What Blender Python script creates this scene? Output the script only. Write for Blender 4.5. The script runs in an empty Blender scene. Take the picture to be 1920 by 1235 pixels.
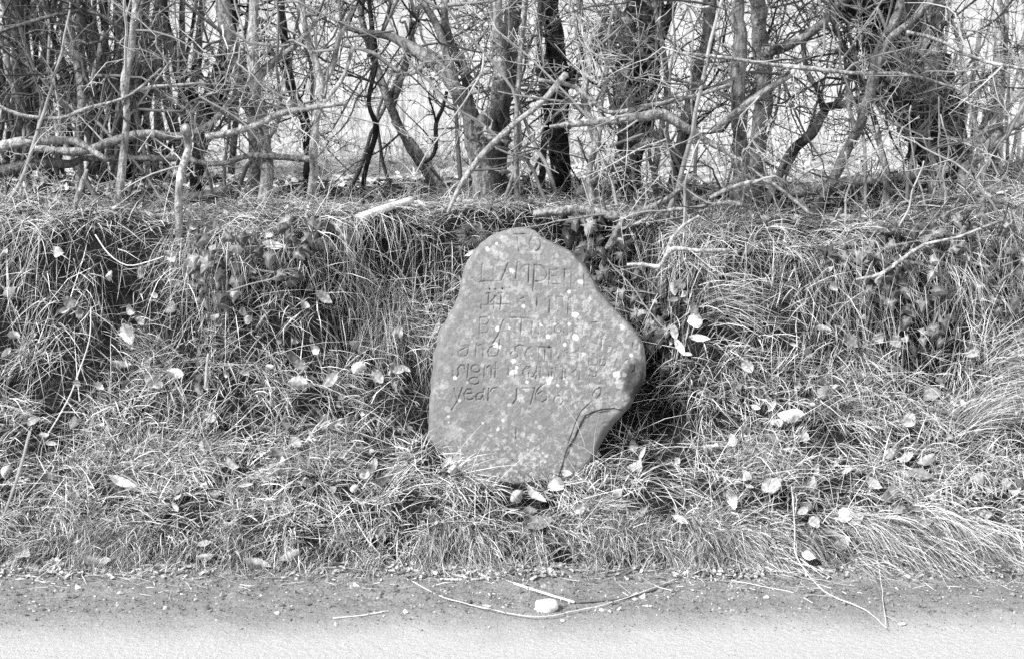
import bpy, math, random
import numpy as np
from mathutils import Vector

# ------------------------------------------------------------------ camera, sky, sun, exposure
SC = bpy.context.scene
COL = SC.collection
CAM = np.array((0.0, 0.0, 1.6)); PITCH = math.radians(12.0); F = 50.0/36.0*1920.0
cam_d = bpy.data.cameras.new('camera'); cam = bpy.data.objects.new('camera', cam_d); COL.objects.link(cam)
cam.location = CAM; cam.rotation_euler = (math.pi/2-PITCH, 0, 0)
cam_d.lens = 50; cam_d.sensor_width = 36; cam_d.clip_start = 0.05; cam_d.clip_end = 600
cam_d.dof.use_dof = True; cam_d.dof.focus_distance = 4.55; cam_d.dof.aperture_fstop = 4.5
SC.camera = cam
SUN_EL, SUN_AZ = math.radians(43), math.radians(-56)     # azimuth measured from straight behind the camera, to its left
world = bpy.data.worlds.new('World'); SC.world = world; world.use_nodes = True
nt = world.node_tree; nt.nodes.clear()
sky = nt.nodes.new('ShaderNodeTexSky'); sky.sky_type = 'NISHITA'; sky.sun_disc = False
sky.sun_elevation = SUN_EL; sky.sun_rotation = math.pi - SUN_AZ*-1
sky.air_density = 1.0; sky.dust_density = 6.0; sky.ozone_density = 1.0
bw = nt.nodes.new('ShaderNodeRGBToBW'); bg = nt.nodes.new('ShaderNodeBackground'); wo = nt.nodes.new('ShaderNodeOutputWorld')
bg.inputs['Strength'].default_value = 0.06
nt.links.new(sky.outputs[0], bw.inputs[0]); nt.links.new(bw.outputs[0], bg.inputs[0]); nt.links.new(bg.outputs[0], wo.inputs[0])
sun_d = bpy.data.lights.new('sun', 'SUN'); sun = bpy.data.objects.new('sun', sun_d); COL.objects.link(sun)
sun_d.energy = 5.0; sun_d.angle = math.radians(14); sun_d.color = (1, 1, 1)
sdir = Vector((math.sin(SUN_AZ)*math.cos(SUN_EL), -math.cos(SUN_AZ)*math.cos(SUN_EL), math.sin(SUN_EL)))
sun.rotation_euler = sdir.to_track_quat('Z', 'Y').to_euler(); sun.location = (-3, -4, 6)
SC.view_settings.view_transform = 'Standard'; SC.view_settings.look = 'None'
SC.view_settings.exposure = 0.92; SC.view_settings.gamma = 1.0; SC.view_settings.use_curve_mapping = False
SC.render.engine = 'CYCLES'
SC.cycles.use_denoising = False
SC.cycles.max_bounces = 5; SC.cycles.diffuse_bounces = 1; SC.cycles.glossy_bounces = 2

R = np.random.default_rng(11)

# ------------------------------------------------------------------ helpers
def pray(px, py):
    d = np.stack([(np.asarray(px, float)-960)/F, math.cos(PITCH)+math.sin(PITCH)*(617.5-np.asarray(py, float))/F,
                  -math.sin(PITCH)+math.cos(PITCH)*(617.5-np.asarray(py, float))/F], -1)
    return d
def at(px, py, y):
    d = pray(px, py); return CAM + d*(y/d[..., 1])[..., None] if d.ndim > 1 else CAM + d*(y/d[1])
def mpx(y): return y/F/math.cos(PITCH)*0.985      # metres per photo pixel at depth y

def _h(i, j, k):
    n = (i.astype(np.int64)*374761393 + j.astype(np.int64)*668265263 + k.astype(np.int64)*2147483647) & 0x7fffffff
    n = ((n ^ (n >> 13))*1274126177) & 0x7fffffff
    return ((n ^ (n >> 16)) & 0xffff)/65535.0
def vnoise(p, seed=0):
    p = np.asarray(p, float)
    if p.shape[-1] == 2: p = np.concatenate([p, np.full(p.shape[:-1]+(1,), 0.37)], -1)
    i = np.floor(p).astype(np.int64); f = p-i; f = f*f*(3-2*f); i = i+seed*101
    r = 0
    for a in (0, 1):
        for b in (0, 1):
            for c in (0, 1):
                w = (f[..., 0] if a else 1-f[..., 0])*(f[..., 1] if b else 1-f[..., 1])*(f[..., 2] if c else 1-f[..., 2])
                r = r + w*_h(i[..., 0]+a, i[..., 1]+b, i[..., 2]+c)
    return r*2-1
def fbm(p, o=3, seed=0):
    r = 0; a = 1.0; p = np.asarray(p, float)
    for k in range(o): r = r+a*vnoise(p*2**k, seed+k); a *= .5
    return r

def mesh_np(name, V, faces, tone=None, attrs=None, smooth=True, uv=None):
    """faces: list of int arrays (n,3) / (n,4)"""
    me = bpy.data.meshes.new(name)
    V = np.asarray(V, np.float32); me.vertices.add(len(V)); me.vertices.foreach_set('co', V.ravel())
    loops = np.concatenate([np.asarray(f, np.int32).ravel() for f in faces if len(f)])
    cnt = np.concatenate([np.full(len(f), np.asarray(f).shape[1], np.int32) for f in faces if len(f)])
    me.loops.add(len(loops)); me.loops.foreach_set('vertex_index', loops)
    me.polygons.add(len(cnt)); st = np.zeros(len(cnt), np.int32); st[1:] = np.cumsum(cnt)[:-1]
    me.polygons.foreach_set('loop_start', st)
    me.polygons.foreach_set('use_smooth', np.full(len(cnt), smooth, bool))
    A = dict(attrs or {})
    if tone is not None: A['tone'] = tone
    for k, v in A.items():
        at_ = me.attributes.new(k, 'FLOAT', 'POINT'); at_.data.foreach_set('value', np.asarray(v, np.float32))
    me.update(calc_edges=True); me.validate()
    return me
def link(name, data, mat=None, parent=None):
    o = bpy.data.objects.new(name, data); COL.objects.link(o)
    if mat is not None and data is not None and not data.materials: data.materials.append(mat)
    if parent is not None: o.parent = parent
    return o
def tag(o, label=None, cat=None, group=None, kind=None):
    if label: o['label'] = label
    if cat: o['category'] = cat
    if group: o['group'] = group
    if kind: o['kind'] = kind
    return o
def empty(name, loc, label, cat, group=None):
    o = bpy.data.objects.new(name, None); COL.objects.link(o); o.location = loc; o.empty_display_size = .05
    return tag(o, label, cat, group)
def nrm(v): return v/(np.linalg.norm(v, axis=-1, keepdims=True)+1e-9)

class Tubes:
    def __init__(s): s.V = []; s.F4 = []; s.F3 = []; s.T = []; s.n = 0
    def add(s, P, r, sides=5, tone=.3, cap=True, rough=0.0):
        P = np.asarray(P, float); n = len(P); r = np.broadcast_to(np.asarray(r, float), (n,))
        t = np.empty_like(P); t[1:-1] = P[2:]-P[:-2]; t[0] = P[1]-P[0]; t[-1] = P[-1]-P[-2]; t = nrm(t)
        ref = np.array((0.31, 0.9, 0.21)) if abs(t[0] @ nrm(np.array((0.31, 0.9, 0.21)))) < .9 else np.array((1., 0, 0.1))
        a = nrm(np.cross(t, ref)); b = np.cross(t, a)
        ang = np.linspace(0, 2*math.pi, sides, endpoint=False)+R.random()*6
        rr = r[:, None]*np.ones(sides)
        if rough: rr = rr*(1+rough*(fbm(np.stack([np.repeat(np.arange(n)*.7, sides), np.tile(ang*1.3, n), np.full(n*sides, R.random()*50)], -1), 2).reshape(n, sides)))
        V = P[:, None, :]+rr[..., None]*(np.cos(ang)[None, :, None]*a[:, None, :]+np.sin(ang)[None, :, None]*b[:, None, :])
        s.V.append(V.reshape(-1, 3))
        i = np.arange(n-1)[:, None]*sides; j = np.arange(sides)[None, :]; k = (j+1) % sides
        s.F4.append((s.n+np.stack([i+j, i+k, i+sides+k, i+sides+j], -1)).reshape(-1, 4))
        T = np.broadcast_to(np.asarray(tone, float), (n,)); s.T.append(np.repeat(T, sides))
        m = s.n+n*sides
        if cap:
            s.V.append(np.stack([P[0]-t[0]*r[0]*.2, P[-1]+t[-1]*r[-1]*.5])); s.T.append(np.array([T[0], T[-1]]))
            jj = np.arange(sides); kk = (jj+1) % sides; L = s.n+(n-1)*sides
            s.F3.append(np.stack([np.full(sides, m), s.n+kk, s.n+jj], -1)); s.F3.append(np.stack([np.full(sides, m+1), L+jj, L+kk], -1)); m += 2
        s.n = m
    def mesh(s, name):
        return mesh_np(name, np.concatenate(s.V), [np.concatenate(s.F4)]+([np.concatenate(s.F3)] if s.F3 else []), tone=np.concatenate(s.T))
    def build(s, name, mat, parent=None, origin=None):
        me = s.mesh(name)
        if origin is not None: me.transform(__import__('mathutils').Matrix.Translation(-Vector(origin)))
        return link(name, me, mat, parent)

def spline(P, step):
    """Catmull-Rom through rows of P (any number of columns), first three columns are xyz"""
    P = np.asarray(P, float)
    if len(P) == 2: P = np.stack([P[0], P.mean(0), P[1]])
    Q = np.concatenate([[2*P[0]-P[1]], P, [2*P[-1]-P[-2]]]); out = []
    for i in range(1, len(Q)-2):
        n = max(2, int(np.linalg.norm(Q[i+1, :3]-Q[i, :3])/step)); t = np.linspace(0, 1, n, endpoint=False)[:, None]
        out.append(.5*(2*Q[i]+(Q[i+1]-Q[i-1])*t+(2*Q[i-1]-5*Q[i]+4*Q[i+1]-Q[i+2])*t**2+(3*Q[i]-Q[i-1]-3*Q[i+1]+Q[i+2])*t**3))
    out.append(P[-1:]); return np.concatenate(out)

# ------------------------------------------------------------------ materials (the place is photographed in black and white: greys)
def newmat(name, rough=.8, spec=.2):
    m = bpy.data.materials.new(name); m.use_nodes = True; t = m.node_tree; b = t.nodes['Principled BSDF']
    b.inputs['Roughness'].default_value = rough; b.inputs['Specular IOR Level'].default_value = spec
    return m, t, b
def N(t, kind, **kw):
    n = t.nodes.new(kind)
    for k, v in kw.items():
        if k in n.inputs: n.inputs[k].default_value = v
        else: setattr(n, k, v)
    return n
def mth(t, op, a, b=None, c=None, clamp=False):
    n = t.nodes.new('ShaderNodeMath'); n.operation = op; n.use_clamp = clamp
    for i, x in enumerate((a, b, c)):
        if x is None: continue
        if isinstance(x, (int, float)): n.inputs[i].default_value = x
        else: t.links.new(x, n.inputs[i])
    return n.outputs[0]
def ramp(t, src, lo, hi, a=0., b=1.):
    n = t.nodes.new('ShaderNodeMapRange'); n.interpolation_type = 'SMOOTHSTEP'
    t.links.new(src, n.inputs[0]); n.inputs[1].default_value = lo; n.inputs[2].default_value = hi; n.inputs[3].default_value = a; n.inputs[4].default_value = b
    return n.outputs[0]
def coords(t, scale=None):
    c = t.nodes.new('ShaderNodeTexCoord').outputs['Object']
    if scale is None: return c
    m = t.nodes.new('ShaderNodeMapping'); m.inputs['Scale'].default_value = scale; t.links.new(c, m.inputs[0]); return m.outputs[0]
def noise(t, vec, scale, detail=3, rough=.6):
    n = N(t, 'ShaderNodeTexNoise'); n.inputs['Scale'].default_value = scale; n.inputs['Detail'].default_value = detail; n.inputs['Roughness'].default_value = rough
    t.links.new(vec, n.inputs['Vector']); return n.outputs[0]
def attr(t, name):
    n = t.nodes.new('ShaderNodeAttribute'); n.attribute_name = name; return n.outputs['Fac']
def bump(t, b, h, strength, dist):
    n = t.nodes.new('ShaderNodeBump'); n.inputs['Strength'].default_value = strength; n.inputs['Distance'].default_value = dist
    t.links.new(h, n.inputs['Height']); t.links.new(n.outputs[0], b.inputs['Normal'])
def setcol(t, b, v): t.links.new(v, b.inputs['Base Color'])

def mat_tone(name, amp=.35, scale=60, rough=.75, spec=.25, trans=0.0):
    m, t, b = newmat(name, rough, spec); c = coords(t); n = noise(t, c, scale, 2)
    v = mth(t, 'MULTIPLY', attr(t, 'tone'), mth(t, 'ADD', mth(t, 'MULTIPLY', n, amp*2), 1-amp)); setcol(t, b, v)
    if trans:
        tr = N(t, 'ShaderNodeBsdfTranslucent'); t.links.new(v, tr.inputs['Color']); mx = N(t, 'ShaderNodeMixShader'); mx.inputs[0].default_value = trans
        t.links.new(b.outputs[0], mx.inputs[1]); t.links.new(tr.outputs[0], mx.inputs[2]); t.links.new(mx.outputs[0], t.nodes['Material Output'].inputs[0])
    return m
M_GRASS = mat_tone('grass_blade', .15, 30, .6, .3, .08)
M_LEAF = mat_tone('dead_leaf', .35, 70, .7, .25, .12)
M_IVY = mat_tone('ivy_leaf', .3, 90, .5, .35)
M_TWIG = mat_tone('twig_bark', .45, 45, .8, .2)

def mat_bark():
    m, t, b = newmat('trunk_bark', .85, .15); c = coords(t); cs = coords(t, (1, 1, .22))
    n1 = noise(t, cs, 70, 4, .65); n2 = noise(t, c, 14, 3); n3 = noise(t, c, 38, 2)
    base = mth(t, 'MULTIPLY', attr(t, 'tone'), mth(t, 'ADD', ramp(t, n1, .32, .68, .0, 1.0), .42))
    lich = mth(t, 'MULTIPLY', ramp(t, n2, .5, .62), ramp(t, n3, .48, .58))
    v = mth(t, 'ADD', base, mth(t, 'MULTIPLY', lich, mth(t, 'MULTIPLY', attr(t, 'tone'), .8)))
    setcol(t, b, v); bump(t, b, mth(t, 'ADD', n1, n3), 1.0, .012); return m
M_BARK = mat_bark()
def mat_pale_wood():
    m, t, b = newmat('split_wood', .7, .2); cs = coords(t, (.15, 1, 1)); n = noise(t, cs, 120, 3)
    setcol(t, b, mth(t, 'MULTIPLY', attr(t, 'tone'), mth(t, 'ADD', mth(t, 'MULTIPLY', n, .7), .6))); bump(t, b, n, .5, .004); return m
M_WOOD = mat_pale_wood()
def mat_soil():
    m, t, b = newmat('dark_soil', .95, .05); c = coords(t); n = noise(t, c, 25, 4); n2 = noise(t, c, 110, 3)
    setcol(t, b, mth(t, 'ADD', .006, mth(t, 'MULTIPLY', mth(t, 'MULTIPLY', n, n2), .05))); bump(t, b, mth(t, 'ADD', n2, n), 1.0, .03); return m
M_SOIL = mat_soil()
def mat_field():
    m, t, b = newmat('field_ground', .95, .05); c = coords(t); n = noise(t, c, 3.5, 5, .65); n2 = noise(t, c, 17, 4, .7)
    v = mth(t, 'ADD', ramp(t, n, .35, .7, .30, .56), ramp(t, n2, .42, .72, -.14, .12)); setcol(t, b, mth(t, 'MAXIMUM', v, .04)); bump(t, b, n2, .4, .02); return m
M_FIELD = mat_field()
def mat_road():
    m, t, b = newmat('worn_road', .9, .15); c = coords(t); n = noise(t, c, 260, 3, .7); n2 = noise(t, c, 3, 4); n3 = noise(t, c, 90, 2)
    v = mth(t, 'ADD', ramp(t, n, .30, .70, .31, .43), mth(t, 'MULTIPLY', mth(t, 'SUBTRACT', n2, .5), .20))
    v = mth(t, 'SUBTRACT', v, ramp(t, n3, .60, .72, 0, .14)); setcol(t, b, v); bump(t, b, n, .6, .004); return m
M_ROAD = mat_road()
def mat_verge():
    m, t, b = newmat('verge_dirt', .95, .08); c = coords(t); n = noise(t, c, 190, 4, .7); n2 = noise(t, c, 9, 4, .6); n3 = noise(t, c, 60, 3)
    dirt = mth(t, 'ADD', ramp(t, n, .3, .72, .11, .26), mth(t, 'MULTIPLY', mth(t, 'SUBTRACT', n2, .5), .16))
    sep = N(t, 'ShaderNodeSeparateXYZ'); t.links.new(c, sep.inputs[0])
    edge = mth(t, 'ADD', mth(t, 'SUBTRACT', sep.outputs[1], mth(t, 'MULTIPLY', sep.outputs[0], .022)), mth(t, 'ADD', mth(t, 'MULTIPLY', mth(t, 'SUBTRACT', n2, .5), .2), mth(t, 'MULTIPLY', mth(t, 'SUBTRACT', noise(t, c, 2.2, 2), .5), .16)))
    thin = ramp(t, edge, 3.50, 3.76, 1, 0)     # the film of mud thins out over the road
    road = ramp(t, n, .30, .70, .31, .43)
    mx = N(t, 'ShaderNodeMix'); mx.data_type = 'FLOAT'; t.links.new(thin, mx.inputs[0]); t.links.new(dirt, mx.inputs[2]); t.links.new(road, mx.inputs[3])
    setcol(t, b, mx.outputs[0]); bump(t, b, mth(t, 'ADD', n, mth(t, 'MULTIPLY', n3, 1.5)), .7, .006); return m
M_VERGE = mat_verge()
def mat_stone():
    m, t, b = newmat('lichen_stone', .9, .12); c = coords(t)
    grain = noise(t, c, 420, 3, .7); fine = noise(t, c, 150, 3, .6); big = noise(t, c, 7, 3); mid = noise(t, c, 42, 5, .72); mid2 = noise(t, c, 85, 4, .62)
    v = mth(t, 'ADD', ramp(t, grain, .3, .7, .11, .205), mth(t, 'MULTIPLY', mth(t, 'SUBTRACT', big, .5), .07))
    crust = mth(t, 'MULTIPLY', ramp(t, mid, .50, .56), ramp(t, mth(t, 'ADD', big, mth(t, 'MULTIPLY', attr(t, 'crusty'), .5)), .42, .75))
    v = mth(t, 'ADD', v, mth(t, 'MULTIPLY', crust, mth(t, 'ADD', .04, mth(t, 'MULTIPLY', fine, .12))))
    crust2 = ramp(t, mid2, .56, .61); v = mth(t, 'ADD', v, mth(t, 'MULTIPLY', mth(t, 'MULTIPLY', crust2, ramp(t, attr(t, 'crusty'), .1, .9)), .09))
    hole = mth(t, 'MULTIPLY', ramp(t, mid, .38, .32), ramp(t, attr(t, 'crusty'), .3, .9)); v = mth(t, 'SUBTRACT', v, mth(t, 'MULTIPLY', hole, .13))
    sp = attr(t, 'lichen'); v = mth(t, 'ADD', v, mth(t, 'MULTIPLY', sp, .40))
    v = mth(t, 'MULTIPLY', v, mth(t, 'SUBTRACT', 1, mth(t, 'MULTIPLY', attr(t, 'dark_patch'), .72)))
    setcol(t, b, mth(t, 'MAXIMUM', v, .02)); bump(t, b, mth(t, 'ADD', grain, mth(t, 'ADD', fine, crust)), .45, .0016); return m
M_STONE = mat_stone()
def mat_pebble():
    m, t, b = newmat('pebble', .85, .15); c = coords(t); n = noise(t, c, 60, 3)
    setcol(t, b, mth(t, 'MULTIPLY', attr(t, 'tone'), mth(t, 'ADD', .65, mth(t, 'MULTIPLY', n, .7)))); bump(t, b, n, .5, .003); return m
M_PEBBLE = mat_pebble()

# ------------------------------------------------------------------ ground: road, verge, bank, field
YK = np.array([3.90, 3.985, 4.03, 4.09, 4.20, 4.40, 4.52, 4.60, 4.66, 4.70, 4.77, 4.90, 5.20, 6.40])
ZK = np.array([-.03, -.01, .045, .10, .165, .27, .42, .62, .80, .895, .965, .98, .95, .93])
WN = np.array([0, 0, 0, 0, 0, .05, .14, .20, .21, .19, .09, .0, 0, 0])
WC = np.array([0, 0, 0, 0, 0, 0, .1, .3, .6, .85, 1, 1, 1, .6])
XG = np.linspace(-4.2, 4.2, 561); YG = np.linspace(3.90, 6.40, 501)
def sstep(a, b, x): t = np.clip((x-a)/(b-a), 0, 1); return t*t*(3-2*t)
niche = sstep(-.70, -.44, XG)*(1-sstep(.45, .60, XG))
crest = np.interp(XG, [-2, -1.7, -1.1, -.6, -.2, .2, .6, 1.05, 1.35, 1.7, 2.2], [.03, .015, 0, -.005, .02, .012, -.025, -.045, -.01, .06, .1])
HZ = np.empty((len(XG), len(YG)))
for i, x in enumerate(XG):
    yk = YK+WN*niche[i]+vnoise(np.stack([np.full(14, x*2.3), np.arange(14)*.5], -1), 3)*np.array([0, .015, .02, .02, .03, .04, .045, .045, .04, .035, .03, 0, 0, 0])
    yk = np.maximum.accumulate(yk+np.arange(14)*1e-4)
    HZ[i] = np.interp(YG, yk, ZK+WC*crest[i])
gx, gy = np.meshgrid(XG, YG, indexing='ij')
k = np.array([.25, .5, .25])
for _ in range(3): HZ[:, 1:-1] = HZ[:, :-2]*.25+HZ[:, 1:-1]*.5+HZ[:, 2:]*.25
HZ += (vnoise(np.stack([gx*4.5, gx*0+3.3], -1), 8)*.022+vnoise(np.stack([gx*11, gy*3], -1), 9)*.016)*sstep(.75, .93, HZ)*(1-sstep(5.1, 5.4, gy))
HZ += fbm(np.stack([gx*6, gy*6], -1), 3, 7)*.022*sstep(4.0, 4.15, gy)
HOLL = []
def H(x, y):
    fx = np.clip((np.asarray(x)-XG[0])/(XG[1]-XG[0]), 0, len(XG)-1.001); fy = np.clip((np.asarray(y)-YG[0])/(YG[1]-YG[0]), 0, len(YG)-1.001)
    i = fx.astype(int); j = fy.astype(int); u = fx-i; v = fy-j
    return HZ[i, j]*(1-u)*(1-v)+HZ[i+1, j]*u*(1-v)+HZ[i, j+1]*(1-u)*v+HZ[i+1, j+1]*u*v
def hit(px, py):
    """where the line of sight through a photo pixel meets the ground, the verge or the bank"""
    d = pray(px, py); d = d/d[1]
    ys = np.linspace(3.0, 6.3, 1400); P = CAM+ys[:, None]*d
    g = np.where(ys > 3.97, H(P[:, 0], ys), 0.0); g = np.maximum(g, np.where(ys < 4.02, 0.004, -1))
    b = np.nonzero(P[:, 2] <= g)[0]
    return P[b[0]] if len(b) else P[-1]
# dark hollows in the bank: (pixel x, pixel y, radius m, depth m)
for px, py, r, dp in [(830, 520, .09, .08), (810, 640, .06, .06), (780, 470, .08, .06), (1050, 425, .07, .05), (1250, 640, .05, .05), (240, 505, .09, .10), (130, 470, .06, .05), (300, 560, .06, .06), (1210, 560, .08, .05), (1180, 500, .07, .05), (1730, 590, .10, .11), (1760, 660, .06, .08), (1640, 540, .08, .06), (1870, 480, .09, .07), (30, 985, .05, .06),
                      (640, 630, .05, .05), (700, 830, .05, .04), (800, 560, .07, .06), (560, 650, .05, .04), (470, 540, .06, .05), (800, 720, .05, .05), (1360, 520, .06, .05), (1460, 560, .06, .05), (1130, 800, .05, .05), (1020, 945, .05, .03), (1290, 1030, .04, .03), (700, 1010, .05, .03), (840, 1040, .05, .03), (1600, 1030, .05, .03), (1420, 1035, .05, .03)]:
    p = hit(px, py); HZ -= dp*np.exp(-((gx-p[0])**2+(gy-p[1])**2*1.6)/(2*(r*.62)**2)); HOLL.append((p[0], p[1], p[2], r))
for px, py, r, dp in [(805, 890, .08, .07), (850, 915, .06, .05), (905, 930, .06, .03), (1110, 890, .06, .04), (1150, 840, .06, .03), (780, 860, .08, .05)]:
    p = hit(px, py); HZ += dp*np.exp(-((gx-p[0])**2+(gy-p[1])**2*1.6)/(2*(r*.62)**2))
E = 1e-2
def normal(x, y):
    return nrm(np.stack([-(H(x+E, y)-H(x-E, y))/(2*E), -(H(x, y+E)-H(x, y-E))/(2*E), np.ones_like(x)], -1))
def grid_faces(nx, ny, off=0):
    i = np.arange(nx-1)[:, None]*ny; j = np.arange(ny-1)[None, :]
    return (off+np.stack([i+j, i+ny+j, i+ny+j+1, i+j+1], -1)).reshape(-1, 4)
sx, sy = slice(0, None, 1), slice(0, None, 2)
V = np.stack([gx[sx, sy], gy[sx, sy], HZ[sx, sy]], -1)
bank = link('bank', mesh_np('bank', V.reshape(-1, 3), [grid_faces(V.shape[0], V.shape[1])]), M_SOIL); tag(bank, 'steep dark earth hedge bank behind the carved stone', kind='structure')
# field beyond the hedge, up to the horizon
fy_ = np.concatenate([np.linspace(6.34, 14, 60), np.geomspace(14.3, 420, 60)]); fx_ = np.concatenate([-np.geomspace(300, 4.3, 40), np.linspace(-4.2, 4.2, 60), np.geomspace(4.3, 300, 40)])
gx2, gy2 = np.meshgrid(fx_, fy_, indexing='ij')
def FZ(x, y): return .925+np.maximum(y-9, 0)*.034+fbm(np.stack([x*.5, y*.5], -1), 3, 21)*.05*sstep(6.3, 7.5, y)
V = np.stack([gx2, gy2, FZ(gx2, gy2)-.004], -1)
tag(link('field', mesh_np('field', V.reshape(-1, 3), [grid_faces(*gx2.shape)]), M_FIELD), 'pale winter field rising beyond the hedge', kind='structure')
# side pieces of the bank so the ground goes on left and right
for s in (-1, 1):
    P = np.stack([YK, ZK], -1); xs_ = np.linspace(4.18, 60, 40)*s
    V = np.stack([np.repeat(xs_, 14), np.tile(P[:, 0], 40), np.tile(P[:, 1], 40)-.006], -1)
    tag(link('bank', mesh_np('bank_run', V, [grid_faces(40, 14) if s > 0 else grid_faces(40, 14)[:, ::-1]]), M_FIELD), 'grassed hedge bank running on beyond the frame', kind='structure')
xs_ = np.linspace(-60, 60, 61); ys_ = np.linspace(-40, 4.05, 40); a_, b_ = np.meshgrid(xs_, ys_, indexing='ij')
tag(link('road', mesh_np('road', np.stack([a_, b_, a_*0], -1).reshape(-1, 3), [grid_faces(61, 40)]), M_ROAD), 'pale worn lane surface along the bottom edge', kind='structure')
xs_ = np.linspace(-2.6, 2.6, 650); ys_ = np.linspace(3.20, 4.05, 120); a_, b_ = np.meshgrid(xs_, ys_, indexing='ij')
z_ = .004+sstep(3.55, 3.8, b_-a_*.022)*(.004+.010*np.maximum(0, fbm(np.stack([a_*22, b_*22], -1), 3, 5))+.018*sstep(3.88, 4.03, b_)+.006*np.maximum(0, fbm(np.stack([a_*70, b_*70], -1), 2, 9)))
tag(link('dirt_verge', mesh_np('dirt_verge', np.stack([a_, b_, z_], -1).reshape(-1, 3), [grid_faces(650, 120)]), M_VERGE), 'strip of trodden crumbly dirt between the grass and the lane', kind='structure')
def VZ(x, y):
    i = np.clip(((np.asarray(x)+2.6)/5.2*649).astype(int), 0, 649); j = np.clip(((np.asarray(y)-3.2)/.85*119).astype(int), 0, 119); return z_[i, j]

# ------------------------------------------------------------------ the carved milestone
LEAN0, LEAN1 = (4.27, .17), (4.52, .97)
pn = nrm(np.array((0, -(LEAN1[1]-LEAN0[1]), LEAN1[0]-LEAN0[0]))); pu = np.array((1., 0, 0)); pw = nrm(np.array((0, LEAN1[0]-LEAN0[0], LEAN1[1]-LEAN0[1]))); p0 = np.array((0.08, LEAN0[0], LEAN0[1]))
def onface(px, py):
    d = pray(px, py); t = ((p0-CAM) @ pn)/(d @ pn); P = CAM+d*t[..., None]-p0
    return np.stack([P @ pu, P @ pw], -1)
OUT = [(958, 428), (985, 425), (1005, 433), (1017, 444), (1040, 455), (1066, 469), (1090, 493), (1106, 514), (1124, 543), (1140, 565), (1156, 582), (1176, 603), (1193, 623), (1203, 641), (1208, 662), (1210, 690), (1206, 712), (1194, 732), (1182, 753), (1167, 772), (1156, 785), (1142, 800), (1130, 817), (1121, 836), (1114, 854), (1103, 871), (1086, 888), (1062, 906), (1040, 928), (1005, 940), (960, 938), (922, 920), (888, 898), (852, 878), (820, 860), (805, 832), (805, 790), (808, 745), (815, 690), (821, 645), (829, 613), (845, 587), (861, 557), (865, 532), (872, 510), (885, 480), (905, 455), (930, 437)]
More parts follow.
